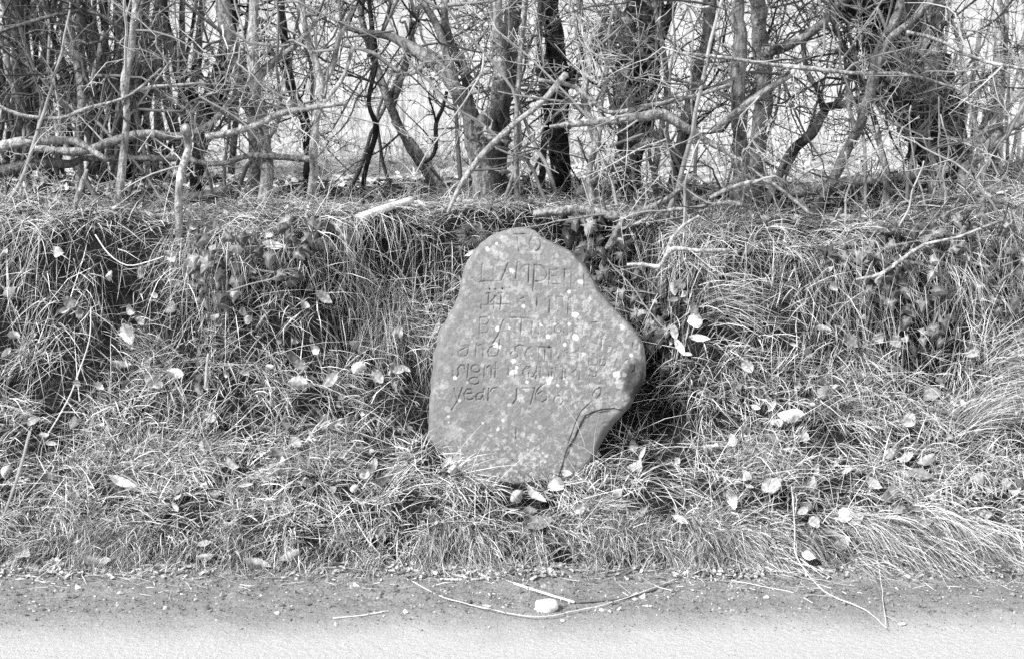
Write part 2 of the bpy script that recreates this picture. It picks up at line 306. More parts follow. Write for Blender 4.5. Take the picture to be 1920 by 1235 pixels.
def build_stone():
    O = onface(*np.array(OUT, float).T)
    NA, NR = 1150, 250
    Oc = spline(np.concatenate([np.concatenate([O, O[:1]]), np.zeros((len(O)+1, 1))], 1), .02)[:, :2]
    L = np.concatenate([[0], np.cumsum(np.linalg.norm(np.diff(Oc, axis=0), axis=1))])
    tt = np.linspace(0, L[-1], NA, endpoint=False); B = np.stack([np.interp(tt, L, Oc[:, 0]), np.interp(tt, L, Oc[:, 1])], -1)
    C = np.array((.0, .40)); rad = nrm(B-C); B = B+rad*(fbm(B*28, 3, 4)*.0032)[:, None]
    s = 1-(1-np.linspace(0.01, 1, NR))**1.12; s[-1] = 1
    U = C+(B-C)[None]*s[:, None, None]; d = (1-s)[:, None]*np.linalg.norm(B-C, axis=1)[None]
    U = U.reshape(-1, 2); d = d.ravel()
    Rr = .017+.010*vnoise(U*7, 2)
    h = -Rr*(1-np.sqrt(np.clip(1-(np.clip(Rr-d, 0, None)/Rr)**2, 0, 1)))
    h += fbm(U*5, 2, 31)*.006+fbm(U*22, 3, 32)*.0016+fbm(U*120, 2, 33)*.0008+fbm(U*60, 2, 37)*.0009-.05*np.sum((U-np.array((.0, .42)))**2, 1)
    h -= .0012*np.clip(fbm(U*60, 2, 36)-.45, 0, 1)*3
    def segd(a, b, M):
        ab = b-a; t = np.clip(((U[M]-a) @ ab)/(ab @ ab+1e-12), 0, 1); return np.linalg.norm(U[M]-a-t[:, None]*ab, axis=1)
    def groove(P, depth, hw):
        for a, b in zip(P[:-1], P[1:]):
            lo = np.minimum(a, b)-hw*1.5; hi = np.maximum(a, b)+hw*1.5
            M = np.nonzero((U[:, 0] > lo[0]) & (U[:, 0] < hi[0]) & (U[:, 1] > lo[1]) & (U[:, 1] < hi[1]))[0]
            if len(M): g[M] = np.maximum(g[M], depth*np.clip(1-(segd(a, b, M)/hw)**1.6, 0, 1))
    # lower-right ledge, set back behind a crack
    crack = [(1168, 768), (1150, 766), (1130, 768), (1112, 772), (1097, 781), (1085, 798), (1077, 820), (1064, 842), (1056, 864), (1050, 888), (1040, 925)]
    Lp = onface(*np.array(crack+[(1120, 990), (1240, 900), (1240, 780)], float).T); inside = np.zeros(len(U), bool)
    for a, b in zip(Lp, np.roll(Lp, -1, 0)):
        cnd = ((a[1] > U[:, 1]) != (b[1] > U[:, 1])); xint = (b[0]-a[0])*(U[:, 1]-a[1])/(b[1]-a[1]+1e-12)+a[0]; inside ^= cnd & (U[:, 0] < xint)
    dc = np.full(len(U), 1.0); allM = np.arange(len(U))
    for a, b in zip(Lp[:len(crack)-1], Lp[1:len(crack)]): dc = np.minimum(dc, segd(a, b, allM))
    wig = fbm(U*40, 2, 44)*.004
    h -= np.where(inside, .006*sstep(0, .006, dc+wig)+.004*sstep(.02, .09, dc), 0)
    g = np.zeros(len(U))
    groove(onface(*np.array([(x+R.normal()*1.2, y+R.normal()*1.2) for x, y in crack], float).T), .007, .0028)
    groove(onface(*np.array([(1106, 755), (1090, 770), (1080, 790), (1074, 808), (1066, 830)], float).T), .004, .0022)
    h -= g; g = np.zeros(len(U))
    # lettering, traced stroke by stroke: (zoom origin, zoom factor, strokes with a depth factor)
    def ell(cx, cy, rx, ry, a0=0, a1=360, n=16): return [(cx+rx*math.cos(math.radians(a)), cy+ry*math.sin(math.radians(a))) for a in np.linspace(a0, a1, n)]
    Z1 = [(.9, [(790, 125), (930, 118)]), (1, [(835, 125), (855, 325)]), (.9, ell(1048, 235, 68, 90)),
          (.8, [(415, 485), (405, 685)]), (1, [(385, 690), (545, 685)]), (.5, [(560, 500), (540, 690)]), (.6, [(545, 688), (610, 684)]), (1, [(640, 682), (722, 468)]), (.8, [(715, 485), (765, 660)]), (.5, [(670, 600), (745, 595)]),
          (1.1, [(835, 458), (815, 652)]), (.6, [(870, 545), (915, 500), (972, 490)]), (1.3, [(975, 488), (968, 692)]), (1.4, [(1042, 490), (1030, 650), (1022, 805)]), (1.1, [(1042, 492), (1120, 500), (1180, 555), (1192, 610), (1160, 670), (1100, 690), (1035, 690)]),
          (1, [(1225, 550), (1215, 715)]), (.7, [(1225, 555), (1330, 545)]), (.6, [(1225, 630), (1300, 625)]), (1, [(1262, 722), (1350, 726)]), (1.2, [(1405, 545), (1400, 742)]), (.6, [(1390, 552), (1520, 545)]), (.7, [(1490, 560), (1478, 742)]), (1, [(1635, 598), (1638, 742)]), (.6, [(1640, 740), (1690, 735)]),
          (.9, [(405, 915), (400, 1018)]), (1.3, [(492, 830), (485, 965)]), (1, [(562, 865), (550, 1018)]), (1.4, [(642, 830), (628, 1028)]), (.8, [(405, 972), (710, 965)]), (.9, [(498, 948), (580, 868)]), (.8, [(465, 832), (512, 827)]), (.8, [(608, 836), (656, 829)]),
          (1.6, [(500, 775), (504, 785)]), (1.2, [(570, 780), (574, 788)]), (1.5, [(653, 772), (658, 780)]), (.8, [(870, 900), (915, 885)]),
          (1.4, [(1077, 850), (1060, 1052)]), (1, [(1055, 856), (1098, 850)]), (.6, [(1080, 865), (1150, 920), (1230, 870)]), (1, [(1302, 868), (1306, 965)]), (1, [(1226, 915), (1216, 1058)]), (.7, [(1300, 870), (1388, 880)]), (.6, [(1382, 880), (1385, 1000)]), (1, [(1452, 895), (1440, 1078)]), (.7, [(1452, 897), (1502, 880)]), (1, [(1565, 918), (1572, 990)]), (.6, [(1565, 985), (1620, 980)])]
    Z2 = [(1, [(305, 78), (300, 240)]), (.8, [(305, 80), (370, 76), (390, 105), (375, 140), (318, 148)]), (1, [(365, 146), (388, 180), (372, 214), (310, 226)]), (.7, [(430, 105), (478, 190)]), (1.1, [(525, 105), (480, 230), (430, 312)]),
          (1, [(590, 80), (795, 86)]), (1.1, [(702, 88), (690, 234)]), (.8, [(802, 128), (796, 225)]), (1, [(862, 140), (860, 234)]), (.8, [(862, 155), (900, 138), (925, 160), (926, 230)]), (.6, [(930, 155), (965, 140), (985, 165), (985, 228)]), (.7, ell(1045, 185, 34, 40)), (.9, [(1140, 140), (1136, 236)]), (1.1, [(1192, 80), (1190, 238)]), (.6, [(1140, 130), (1235, 126)]), (.7, [(1200, 170), (1250, 150), (1275, 180), (1285, 232)]),
          (.8, [(1365, 126), (1450, 124)]), (.8, [(1450, 130), (1442, 215)]), (.9, [(1465, 275), (1455, 365)]), (.9, [(1758, 315), (1750, 355), (1775, 385), (1806, 370), (1806, 325)]), (.6, ell(1500, 255, 26, 30)),
          (1, [(200, 340), (192, 400), (180, 432), (140, 446), (105, 436), (98, 396), (150, 370), (195, 350)]), (.5, [(130, 345), (195, 340)]), (1, [(272, 328), (264, 442)]), (.9, [(272, 350), (312, 330), (336, 360), (336, 442)]), (1, [(492, 285), (484, 380), (470, 440)]), (1, [(450, 335), (398, 360), (380, 400), (392, 440), (430, 446), (474, 430)]),
          (1.1, [(712, 342), (680, 335), (640, 355), (640, 385), (662, 410), (664, 440), (640, 464), (602, 458), (592, 425), (612, 400)]), (.9, [(790, 355), (752, 375), (735, 420), (750, 460), (790, 440)]), (1, [(865, 356), (985, 362)]), (.7, [(865, 360), (862, 470)]), (1.1, [(922, 362), (920, 475)]), (.8, [(985, 365), (982, 470)]), (.6, [(1030, 380), (1035, 450), (1070, 460), (1085, 400)]), (1, [(1130, 412), (1175, 412), (1230, 395)]), (.6, [(1135, 410), (1150, 445), (1200, 450)]), (.9, [(1242, 365), (1235, 455)]),
          (1, [(1342, 400), (1340, 525)]), (1, [(1340, 526), (1420, 526)]), (.7, [(1345, 400), (1420, 430), (1420, 520)]), (.9, [(1440, 520), (1450, 472), (1490, 470), (1500, 500), (1482, 532), (1445, 526)]), (1, [(1602, 468), (1578, 555)]), (.6, [(1545, 470), (1575, 550)]), (.8, [(1640, 470), (1636, 545)]), (1, [(1675, 490), (1715, 490), (1700, 470), (1675, 500), (1690, 530)]), (1, [(1770, 535), (1775, 570), (1740, 600)]),
          (1.1, [(162, 560), (155, 528), (118, 528), (96, 560), (102, 605), (82, 640), (52, 622), (46, 580)]), (1.1, [(196, 520), (185, 642)]), (1.1, ell(264, 560, 42, 35)), (1, ell(250, 675, 48, 33)), (1.1, [(352, 528), (343, 638)]), (.9, [(362, 555), (395, 530), (415, 560), (412, 642)]), (.7, [(365, 560), (366, 615)]), (1.1, [(456, 500), (448, 638)]), (.7, [(435, 562), (475, 556)]),
          (1.1, [(576, 535), (575, 622)]), (.7, [(580, 550), (610, 535), (635, 560), (635, 650)]), (1, [(710, 578), (775, 548), (750, 538), (722, 565), (712, 610), (735, 640)]), (1, [(845, 540), (835, 652)]), (.8, [(765, 600), (770, 640), (805, 640), (835, 590)]), (.8, [(880, 545), (875, 640)]), (.8, [(960, 590), (955, 655)]), (.8, [(988, 590), (986, 645)]), (.6, [(985, 560), (1060, 545)]), (1, [(1092, 560), (1086, 655)]), (.8, [(1116, 565), (1118, 645)]), (1, [(1250, 590), (1248, 665)]), (.7, [(1175, 600), (1215, 565), (1240, 610)]), (.8, ell(1375, 610, 36, 26)),
          (1.1, [(60, 745), (75, 810), (92, 852)]), (1.2, [(136, 740), (92, 860), (35, 952)]), (1, [(160, 800), (235, 790), (218, 756), (180, 755), (154, 795), (162, 842), (200, 856), (238, 842)]), (1.1, [(332, 785), (290, 790), (264, 822), (275, 852), (312, 846), (332, 812)]), (1, [(340, 752), (334, 830), (346, 852)]), (1.1, [(388, 745), (380, 858)]), (.9, [(392, 785), (420, 748), (462, 740)]),
          (1.3, [(655, 748), (650, 840), (618, 888)]), (1.1, [(705, 745), (822, 745)]), (1.3, [(822, 745), (800, 840), (782, 898)]), (1.4, [(922, 698), (860, 745), (830, 800), (842, 852), (890, 882), (935, 850), (936, 800), (898, 772), (850, 800)]), (.6, ell(1050, 860, 42, 45)), (.9, [(1442, 738), (1395, 765), (1374, 808), (1400, 838)]), (.9, [(1455, 745), (1452, 790), (1412, 842)])]
    for org, sc_, ST in (((840, 420), 6.4, Z1), ((840, 580), 5.0526, Z2), ((780, 740), 6.175, [(1.1, [(1162, 385), (1160, 500)])])):
        for f, P in ST:
            q = np.array(P, float)/sc_+np.array(org)
            groove(onface(q[:, 0], q[:, 1]), .0056*f, .0034)
    cr_ = np.exp(-np.sum(((U-onface(np.array([1090.]), np.array([640.]))[0])/np.array((.15, .17)))**2, 1))
    h -= g*np.clip(.60+.45*vnoise(U*45, 8)-.24*cr_, .06, 1)
    # lichen spots (pixel x, y, radius, strength)
    SP = [(931, 457, 4, .8), (914, 466, 4.5, .8), (943, 448, 8, .35), (950, 447, 6, .35), (925, 470, 10, .25), (945, 480, 9, .25), (960, 507, 6, .6), (1089, 528, 6.5, .6), (1067, 547, 4, .9), (981, 574, 5, .8), (1079, 590, 7, .9), (1079, 632, 7, 1), (1027, 630, 5, 1), (933, 614, 4, 1), (933, 618, 3.5, 1), (955, 615, 3, .9), (929, 646, 5.5, 1), (936, 650, 4, 1), (1059, 646, 4, .9), (963, 677, 5, 1), (969, 688, 3.5, .9), (962, 698, 6, .9), (966, 697, 5, .8), (853, 707, 4.5, .9), (988, 716, 3.5, .9), (1029, 714, 6, .95), (1033, 709, 4.5, .9), (1019, 707, 3.2, .7), (1157, 702, 8.5, .85), (1162, 718, 10, .45), (1171, 702, 5, .4), (1183, 665, 5, .7), (1166, 613, 6.5, .5), (1014, 608, 3, .8), (1041, 608, 3, .8), (1067, 607, 4, .9), (1046, 722, 3.2, .7), (862, 750, 4, .6), (839, 767, 7, .35), (841, 780, 3, .7), (841, 791, 3, .6), (955, 758, 4.5, .5), (978, 748, 6, .3), (943, 787, 3.5, .7), (934, 804, 3.8, .7), (905, 792, 3.2, .5), (949, 889, 4.5, .5), (850, 806, 14, .22), (858, 814, 12, .22), (843, 815, 12, .2), (990, 913, 4, .5), (1058, 710, 3, .5), (1215, 668, 8, .5), (957, 740, 3, .4), (1005, 790, 4, .4), (1012, 800, 5, .4), (880, 818, 7, .2), (1062, 715, 3.5, .5), (890, 602, 4, .35), (917, 595, 3, .35), (885, 640, 3, .3), (906, 683, 5, .3), (876, 717, 3, .3), (948, 715, 5, .25), (838, 690, 8, .2), (834, 720, 9, .2), (1000, 470, 4, .35), (1045, 480, 5, .25), (1075, 483, 4, .25), (870, 540, 5, .2), (1105, 560, 5, .3), (1120, 590, 6, .3), (1130, 640, 5, .3), (1095, 665, 6, .3)]
    lich = np.zeros(len(U)); rn = fbm(U*130, 2, 61); sc_m = mpx(4.4)
    for x, y, r_, f in SP:
        c = onface(np.array([float(x)]), np.array([float(y)]))[0]; dd = np.linalg.norm(U-c, axis=1)/(r_*sc_m*.92)+rn*.42
        lich = np.maximum(lich, f*.85*(1-sstep(.75, 1.08, dd)))
    h += lich*.0006
    c = onface(np.array([1190.]), np.array([715.]))[0]; sd = np.linalg.norm((U-c)*np.array((1, .55)), axis=1)+fbm(U*30, 3, 71)*.02
    dark_patch = (1-sstep(.018, .052, sd))*(1-lich)  # darker patch by the lower right edge of the face
    ca = onface(np.array([1080., 960.]), np.array([660., 870.]))
    crusty = np.clip(np.exp(-np.sum(((U-ca[0])/np.array((.16, .16)))**2, 1))+np.exp(-np.sum(((U-ca[1])/np.array((.2, .10)))**2, 1))+.12, 0, 1)
    # sides going back into the bank
    hb = h[-NA:]; rows = [p0+U[:, :1]*pu+U[:, 1:]*pw+h[:, None]*pn]
    nb = 16
    for k_ in range(1, nb+1):
        f = k_/nb; dep = .24*f; bul = .016*math.sin(min(1, f*1.6)*math.pi)-.10*f**2
        b2 = B+rad*(bul+fbm(np.concatenate([B*14, np.full((NA, 1), f*5)], 1), 3, 81)*.007*min(1, f*3))[:, None]
        rows.append(p0+b2[:, :1]*pu+b2[:, 1:]*pw+(hb-dep)[:, None]*pn)
    Vv = np.concatenate(rows); n_r = NR+nb
    i = np.arange(n_r-1)[:, None]*NA; j = np.arange(NA)[None]; kk = (j+1) % NA
    Fq = np.stack([i+j, i+kk, i+NA+kk, i+NA+j], -1).reshape(-1, 4)
    Vv = np.concatenate([Vv, [(p0+C[0]*pu+C[1]*pw+h[:NA].mean()*pn)]]); jj = np.arange(NA)
    F3 = np.stack([np.full(NA, len(Vv)-1), (jj+1) % NA, jj], -1)
    pad = nb*NA+1
    A = {'lichen': np.pad(lich, (0, pad)), 'dark_patch': np.pad(dark_patch, (0, pad)), 'crusty': np.pad(crusty, (0, pad), constant_values=.2)}
    A['dark_patch'][NR*NA:NR*NA+nb*NA] = np.tile(dark_patch[-NA:], nb)
    me = mesh_np('milestone', Vv-p0, [Fq[:, ::-1], F3[:, ::-1]], attrs=A); o = link('milestone', me, M_STONE); o.location = p0
    tag(o, 'tall rounded boulder milestone with worn carved lettering and lichen spots', 'milestone')
build_stone()

# ------------------------------------------------------------------ grass
class Blades:
    def __init__(s): s.V = []; s.F4 = []; s.F3 = []; s.T = []; s.n = 0
    def add(s, P0, D0, L, W, droop, tone, segs=3, floor=True, wob=.12, side=None):
        n = len(P0); P = P0.copy(); D = nrm(D0); st = (L/segs)[:, None]; S = side if side is not None else R.normal(size=(n, 3))
        pts = [P.copy()]
        for k_ in range(segs):
            D = D+R.normal(size=(n, 3))*wob; D[:, 2] -= droop; D = nrm(D); P = P+D*st
            if floor:
                inb = (P[:, 1] > 4.0) & (P[:, 1] < 6.3); g = np.where(inb, H(P[:, 0], P[:, 1]), np.where(P[:, 1] < 4.0, .008, -9)); P[:, 2] = np.maximum(P[:, 2], g+.004+.02*R.random(n)*(k_+1)/segs)
                if k_: D = nrm(P-pts[-1])
            pts.append(P.copy())
        for k_ in range(segs):
            dd = pts[k_+1]-pts[k_]; sd = nrm(np.cross(dd, S)); w = W*(.75 if k_ == 0 else 1-.28*k_)
            s.V += [pts[k_]+sd*w[:, None]/2, pts[k_]-sd*w[:, None]/2]; s.T += [tone, tone]
        s.V.append(pts[-1]); s.T.append(tone*1.05)
        b = s.n+np.arange(n)
        for k_ in range(segs-1): s.F4.append(np.stack([b+2*k_*n, b+(2*k_+1)*n, b+(2*k_+3)*n, b+(2*k_+2)*n], -1))
        k_ = segs-1; s.F3.append(np.stack([b+2*k_*n, b+(2*k_+1)*n, b+2*segs*n], -1)); s.n += (2*segs+1)*n
    def build(s, name, mat=None, parent=None):
        return link(name, mesh_np(name, np.concatenate(s.V), [np.concatenate(s.F4), np.concatenate(s.F3)], tone=np.concatenate(s.T), smooth=True), mat or M_GRASS, parent)
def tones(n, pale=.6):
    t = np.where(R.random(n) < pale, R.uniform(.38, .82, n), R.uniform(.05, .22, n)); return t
def holl_mask(x, y, keep=.12):
    m = np.ones(len(x))
    for hx, hy, hz, r in HOLL: m = np.minimum(m, keep+(1-keep)*sstep(.5, 1.05, np.sqrt((x-hx)**2+((y-hy)*1.2)**2)/r))
    return m
SO = onface(*np.array(OUT, float).T); SOC = SO.mean(0)
def stone_mask(x, y):      # keep roots out of the stone itself
    P = np.stack([x, y, H(x, y)], -1)-p0; U = np.stack([P @ pu, P @ pw], -1); dn = P @ pn; Q = SOC+(SO-SOC)*.97; ins = np.zeros(len(x), bool)
    for a, b in zip(Q, np.roll(Q, -1, 0)): ins ^= ((a[1] > U[:, 1]) != (b[1] > U[:, 1])) & (U[:, 0] < (b[0]-a[0])*(U[:, 1]-a[1])/(b[1]-a[1]+1e-12)+a[0])
    front = (dn > 0) & (dn < .13) & ins & (U[:, 1] > .03) & (R.random(len(x)) < .85)          # little grows right before the face
    ring = np.zeros(len(x), bool); Q = SOC+(SO-SOC)*1.22
    for a, b in zip(Q, np.roll(Q, -1, 0)): ring ^= ((a[1] > U[:, 1]) != (b[1] > U[:, 1])) & (U[:, 0] < (b[0]-a[0])*(U[:, 1]-a[1])/(b[1]-a[1]+1e-12)+a[0])
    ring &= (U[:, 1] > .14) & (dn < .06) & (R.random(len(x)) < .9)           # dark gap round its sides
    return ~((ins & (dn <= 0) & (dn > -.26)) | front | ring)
def surf_pts(n, y0, y1, xlim=2.35):
    """points spread evenly over the sloping surface"""
    m = n*6; x = R.uniform(-xlim, xlim, m); y = R.uniform(y0, y1, m); nz = normal(x, y)[:, 2]
    keep = R.random(m) < np.clip(.16/nz, 0, 1)*1.0
    x, y = x[keep][:n], y[keep][:n]; return x, y
g = Blades()
# matted turf on the slope, in clumps that share a lean
nc = 1500; cx, cy = surf_pts(nc, 4.05, 4.80); nc = len(cx)
cdir = R.normal(size=(nc, 3)); cdir[:, 2] *= .35; cdir[:, 1] -= .45; cton = R.uniform(.7, 1.2, nc); clen = R.uniform(.7, 1.25, nc)
NB = 76000; ci = R.integers(0, nc, NB); sp = np.abs(R.normal(size=NB))*.030+.01; an = R.random(NB)*6.283
x = cx[ci]+np.cos(an)*sp*1.3; y = cy[ci]+np.sin(an)*sp*.7; y = np.clip(y, 4.035, 4.85)
def gaps(x, y, s=0):      # bare dark pockets, and thin cover on the steep upper face and in the recess round the stone
    z = H(x, y); m = .07+.93*sstep(-.36, .0, fbm(np.stack([x*9, z*11+y*4], -1), 2, 40+s)); face = sstep(.50, .62, z)*(1-sstep(.92, .96, z))
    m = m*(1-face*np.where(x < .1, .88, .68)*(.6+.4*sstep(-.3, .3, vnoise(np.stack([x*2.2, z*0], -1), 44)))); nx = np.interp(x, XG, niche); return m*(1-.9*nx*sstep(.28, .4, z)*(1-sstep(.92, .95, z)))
ok = (R.random(len(x)) < holl_mask(x, y)*gaps(x, y)) & stone_mask(x, y); x, y, ci = x[ok], y[ok], ci[ok]; n = len(x)
nn = normal(x, y); D = nn*.42+cdir[ci]*.6+R.normal(size=(n, 3))*.45
g.add(np.stack([x, y, H(x, y)-.005], -1), D, R.uniform(.045, .14, n)*clen[ci], R.uniform(.0019, .0047, n), .22, tones(n, .74)*cton[ci])
# finer undergrowth, short, its tone lowered to paint shade into the gaps
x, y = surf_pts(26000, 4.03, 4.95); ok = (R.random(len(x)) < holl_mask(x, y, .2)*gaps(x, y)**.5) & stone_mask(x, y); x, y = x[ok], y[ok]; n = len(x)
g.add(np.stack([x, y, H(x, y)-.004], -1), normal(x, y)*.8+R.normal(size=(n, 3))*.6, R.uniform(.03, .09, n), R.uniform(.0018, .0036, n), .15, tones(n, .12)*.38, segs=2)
# long pale straws lying across everything
x, y = surf_pts(6500, 4.05, 4.85); ok = stone_mask(x, y) & (R.random(len(x)) < .15+.85*gaps(x, y)); x, y = x[ok], y[ok]; n = len(x); D = normal(x, y)*.35+R.normal(size=(n, 3))*np.array((1, .3, .7)); D[:, 2] -= .1
g.add(np.stack([x, y, H(x, y)+.01], -1), D, R.uniform(.10, .34, n), R.uniform(.0011, .0024, n), .12, R.uniform(.5, .85, n), segs=4, wob=.07)
x = R.uniform(-2.2, 2.2, 9000); y = R.uniform(4.28, 4.95, 9000); kp = (R.random(9000) < np.maximum(1-gaps(x, y), .1)); x, y = x[kp], y[kp]; n = len(x)
D = normal(x, y)*.4+R.normal(size=(n, 3))*np.array((.8, .4, .7)); D[:, 2] -= .5; g.add(np.stack([x, y, H(x, y)], -1), D, R.uniform(.04, .16, n), R.uniform(.0014, .0035, n), .2, R.uniform(.04, .22, n))
tag(g.build('bank_grass'), 'matted pale dead grass covering the hedge bank', 'grass', kind='stuff')
# hanging grass of the upper face
g = Blades(); nc = 420; cx = R.uniform(-2.35, 2.35, nc); cx = cx[R.random(nc) < .12+.7*sstep(-.1, .3, vnoise(np.stack([cx*3.1, cx*0+2], -1), 14))]; nc = len(cx); ok = (np.abs(cx-.085) > .40) | (R.random(nc) < .3); cx = cx[ok]; nc = len(cx); cz = R.uniform(-.06, .10, nc)
ci = R.integers(0, nc, 6000); n = len(ci); x = cx[ci]+R.normal(size=n)*.055; y = 4.70+cz[ci]+R.normal(size=n)*.02
niche_x = np.interp(x, XG, niche); y = y+.06*niche_x
ok = R.random(n) < holl_mask(x, y, .35); x, y, ci, niche_x = x[ok], y[ok], ci[ok], niche_x[ok]; n = len(x)
D = np.stack([R.normal(size=n)*.7, -.9+R.normal(size=n)*.4, .1+R.normal(size=n)*.45], -1)
g.add(np.stack([x, y, H(x, y)], -1), D, R.uniform(.12, .34, n)*np.where(niche_x > .6, .55, 1), R.uniform(.0015, .0033, n), .5, tones(n, .66)*R.uniform(.7, 1.1, nc)[ci], segs=4, wob=.09)
nc = 60; cx = np.concatenate([R.uniform(-.62, -.22, 40), R.uniform(.30, .62, 20)]); ci = R.integers(0, nc, 900); n = len(ci); x = cx[ci]+R.normal(size=n)*.02; y = R.uniform(4.78, 4.93, n)
D = np.stack([R.normal(size=n)*.4, -1+R.normal(size=n)*.2, .1+R.normal(size=n)*.3], -1); g.add(np.stack([x, y, H(x, y)], -1), D, R.uniform(.15, .42, n), R.uniform(.0014, .0028, n), .5, tones(n, .75)*.9, segs=5, wob=.07)
tag(g.build('hanging_grass'), 'long dry grass hanging down from the top of the bank', 'grass', kind='stuff')
# grass on the crest under the hedge
g = Blades(); n = 15000; x = R.uniform(-2.5, 2.5, n); y = R.uniform(4.72, 5.25, n); D = np.stack([R.normal(size=n)*.8, R.normal(size=n)*.6-.3, R.uniform(.2, 1, n)], -1)
dens = .35+.65*sstep(-.15, .35, vnoise(np.stack([x*3, y*3], -1), 12)); dens[(np.abs(x-.02) < .42) & (y < 5.1)] = 1; ok = R.random(n) < dens; x, y, D = x[ok], y[ok], D[ok]; n = len(x)
g.add(np.stack([x, y, H(x, y)-.003], -1), D, R.uniform(.06, .2, n), R.uniform(.0015, .0033, n), .33, tones(n, .72))
n = 2600; x = -.05+R.normal(size=n)*.30; y = R.uniform(4.80, 5.03, n); D = np.stack([R.normal(size=n)*.9, -.6+R.normal(size=n)*.3, R.uniform(.1, .6, n)], -1)
g.add(np.stack([x, y, H(x, y)], -1), D, R.uniform(.05, .14, n), R.uniform(.0018, .0036, n), .25, tones(n, .7))
tag(g.build('crest_grass'), 'pale dry grass along the top of the bank beneath the hedge', 'grass', kind='stuff')
# fringe that overhangs the lane
g = Blades(); nc = 300; cx = R.uniform(-2.3, 2.3, nc); cx = cx[R.random(nc) < .6+.4*sstep(-.4, .1, vnoise(np.stack([cx*5, cx*0+1], -1), 23))]; nc = len(cx); cy = R.uniform(4.03, 4.15, nc)-.07*np.clip(vnoise(np.stack([cx*4.3, cx*0+9], -1), 19), 0, 1); lean = vnoise(np.stack([cx*2.2, cx*0], -1), 15)*.9+R.normal(size=nc)*.3; lean[cx > .1] += .35
cl = .55+.75*sstep(-.5, .4, vnoise(np.stack([cx*1.7, cx*0+4], -1), 16))*np.where(cx < -.7, .55, 1)
ci = R.integers(0, nc, 19000); n = len(ci); x = cx[ci]+R.normal(size=n)*.022; y = cy[ci]+R.normal(size=n)*.018
D = np.stack([lean[ci]+R.normal(size=n)*.25, -.75+R.normal(size=n)*.2, .75+R.normal(size=n)*.25], -1)
g.add(np.stack([x, y, H(x, y)-.004], -1), D, R.uniform(.09, .24, n)*cl[ci], R.uniform(.0018, .004, n), .42, tones(n, .55)*R.uniform(.7, 1.15, nc)[ci], segs=4, wob=.07)
tag(g.build('fringe_grass'), 'coarse grass fringe drooping over the edge of the lane', 'grass', kind='stuff')
# tall dead grass and reeds of the field
g = Blades(); n = 26000; y = 7.0+26*R.random(n)**1.5; x = R.uniform(-1, 1, n)*(y*.42+.6); ok = R.random(n) < .25+.75*sstep(-.2, .5, vnoise(np.stack([x*1.3, y*.9], -1), 18)); x, y = x[ok], y[ok]; n = len(x)
D = np.stack([R.normal(size=n)*.22, R.normal(size=n)*.22, np.ones(n)], -1)
g.add(np.stack([x, y, FZ(x, y)-.02], -1), D, R.uniform(.15, .55, n)*np.where((x < .6) & (x > -1.6) & (y < 14), 1.25, 1), R.uniform(.004, .008, n)*np.clip(y/9, .8, 2.2), .05, R.uniform(.36, .82, n), floor=False, wob=.06)
n = 9000; y = R.uniform(5.2, 8.5, n); x = R.uniform(-1, 1, n)*(y*.42+.4); D = R.normal(size=(n, 3)); D[:, 2] = np.abs(D[:, 2])*.7
zz = np.where(y < 6.38, H(x, np.minimum(y, 6.38)), FZ(x, y)); g.add(np.stack([x, y, zz], -1), D, R.uniform(.05, .2, n), R.uniform(.003, .007, n), .2, R.uniform(.25, .8, n), floor=False)
tag(g.build('field_grass'), 'tall pale winter grass in the field behind the hedge', 'grass', kind='stuff')

# single tussocks that stand out of the turf
def tussock(px, py, n, lean, L, label, y=None, droop=.2, pale=.75):
    p = hit(px, py); g = Blades(); P0 = p+R.normal(size=(n, 3))*np.array((.025, .02, .0)); P0[:, 2] = H(P0[:, 0], P0[:, 1])-.005
    D = np.array(lean)+R.normal(size=(n, 3))*.22; g.add(P0-p, D, R.uniform(.5, 1, n)*L, R.uniform(.0018, .0036, n), droop, tones(n, pale), segs=5, floor=False, wob=.05)
    o = g.build('grass_tussock'); o.location = p; tag(o, label, 'grass tussock', 'tussocks standing out of the turf')
tussock(1800, 800, 240, (.55, -.35, 1), .42, 'big arching straw tussock low on the right, sweeping up to the right edge')
tussock(1855, 700, 160, (.65, -.4, .8), .36, 'long pale grass tussock beneath the ivy hollow at the right edge', droop=.16)
tussock(1330, 560, 130, (.9, -.5, .9), .40, 'arching bundle of dry stems curving over right of the stone', droop=.3)
tussock(1130, 950, 130, (.5, -.6, .8), .20, 'short tufted grass clump at the right foot of the stone')
tussock(900, 375, 150, (-.3, -.6, .9), .22, 'dry straw tuft on the bank top just above the stone', droop=.3)
tussock(240, 640, 110, (.5, -.6, .5), .24, 'pale splayed tuft in the middle of the left bank')

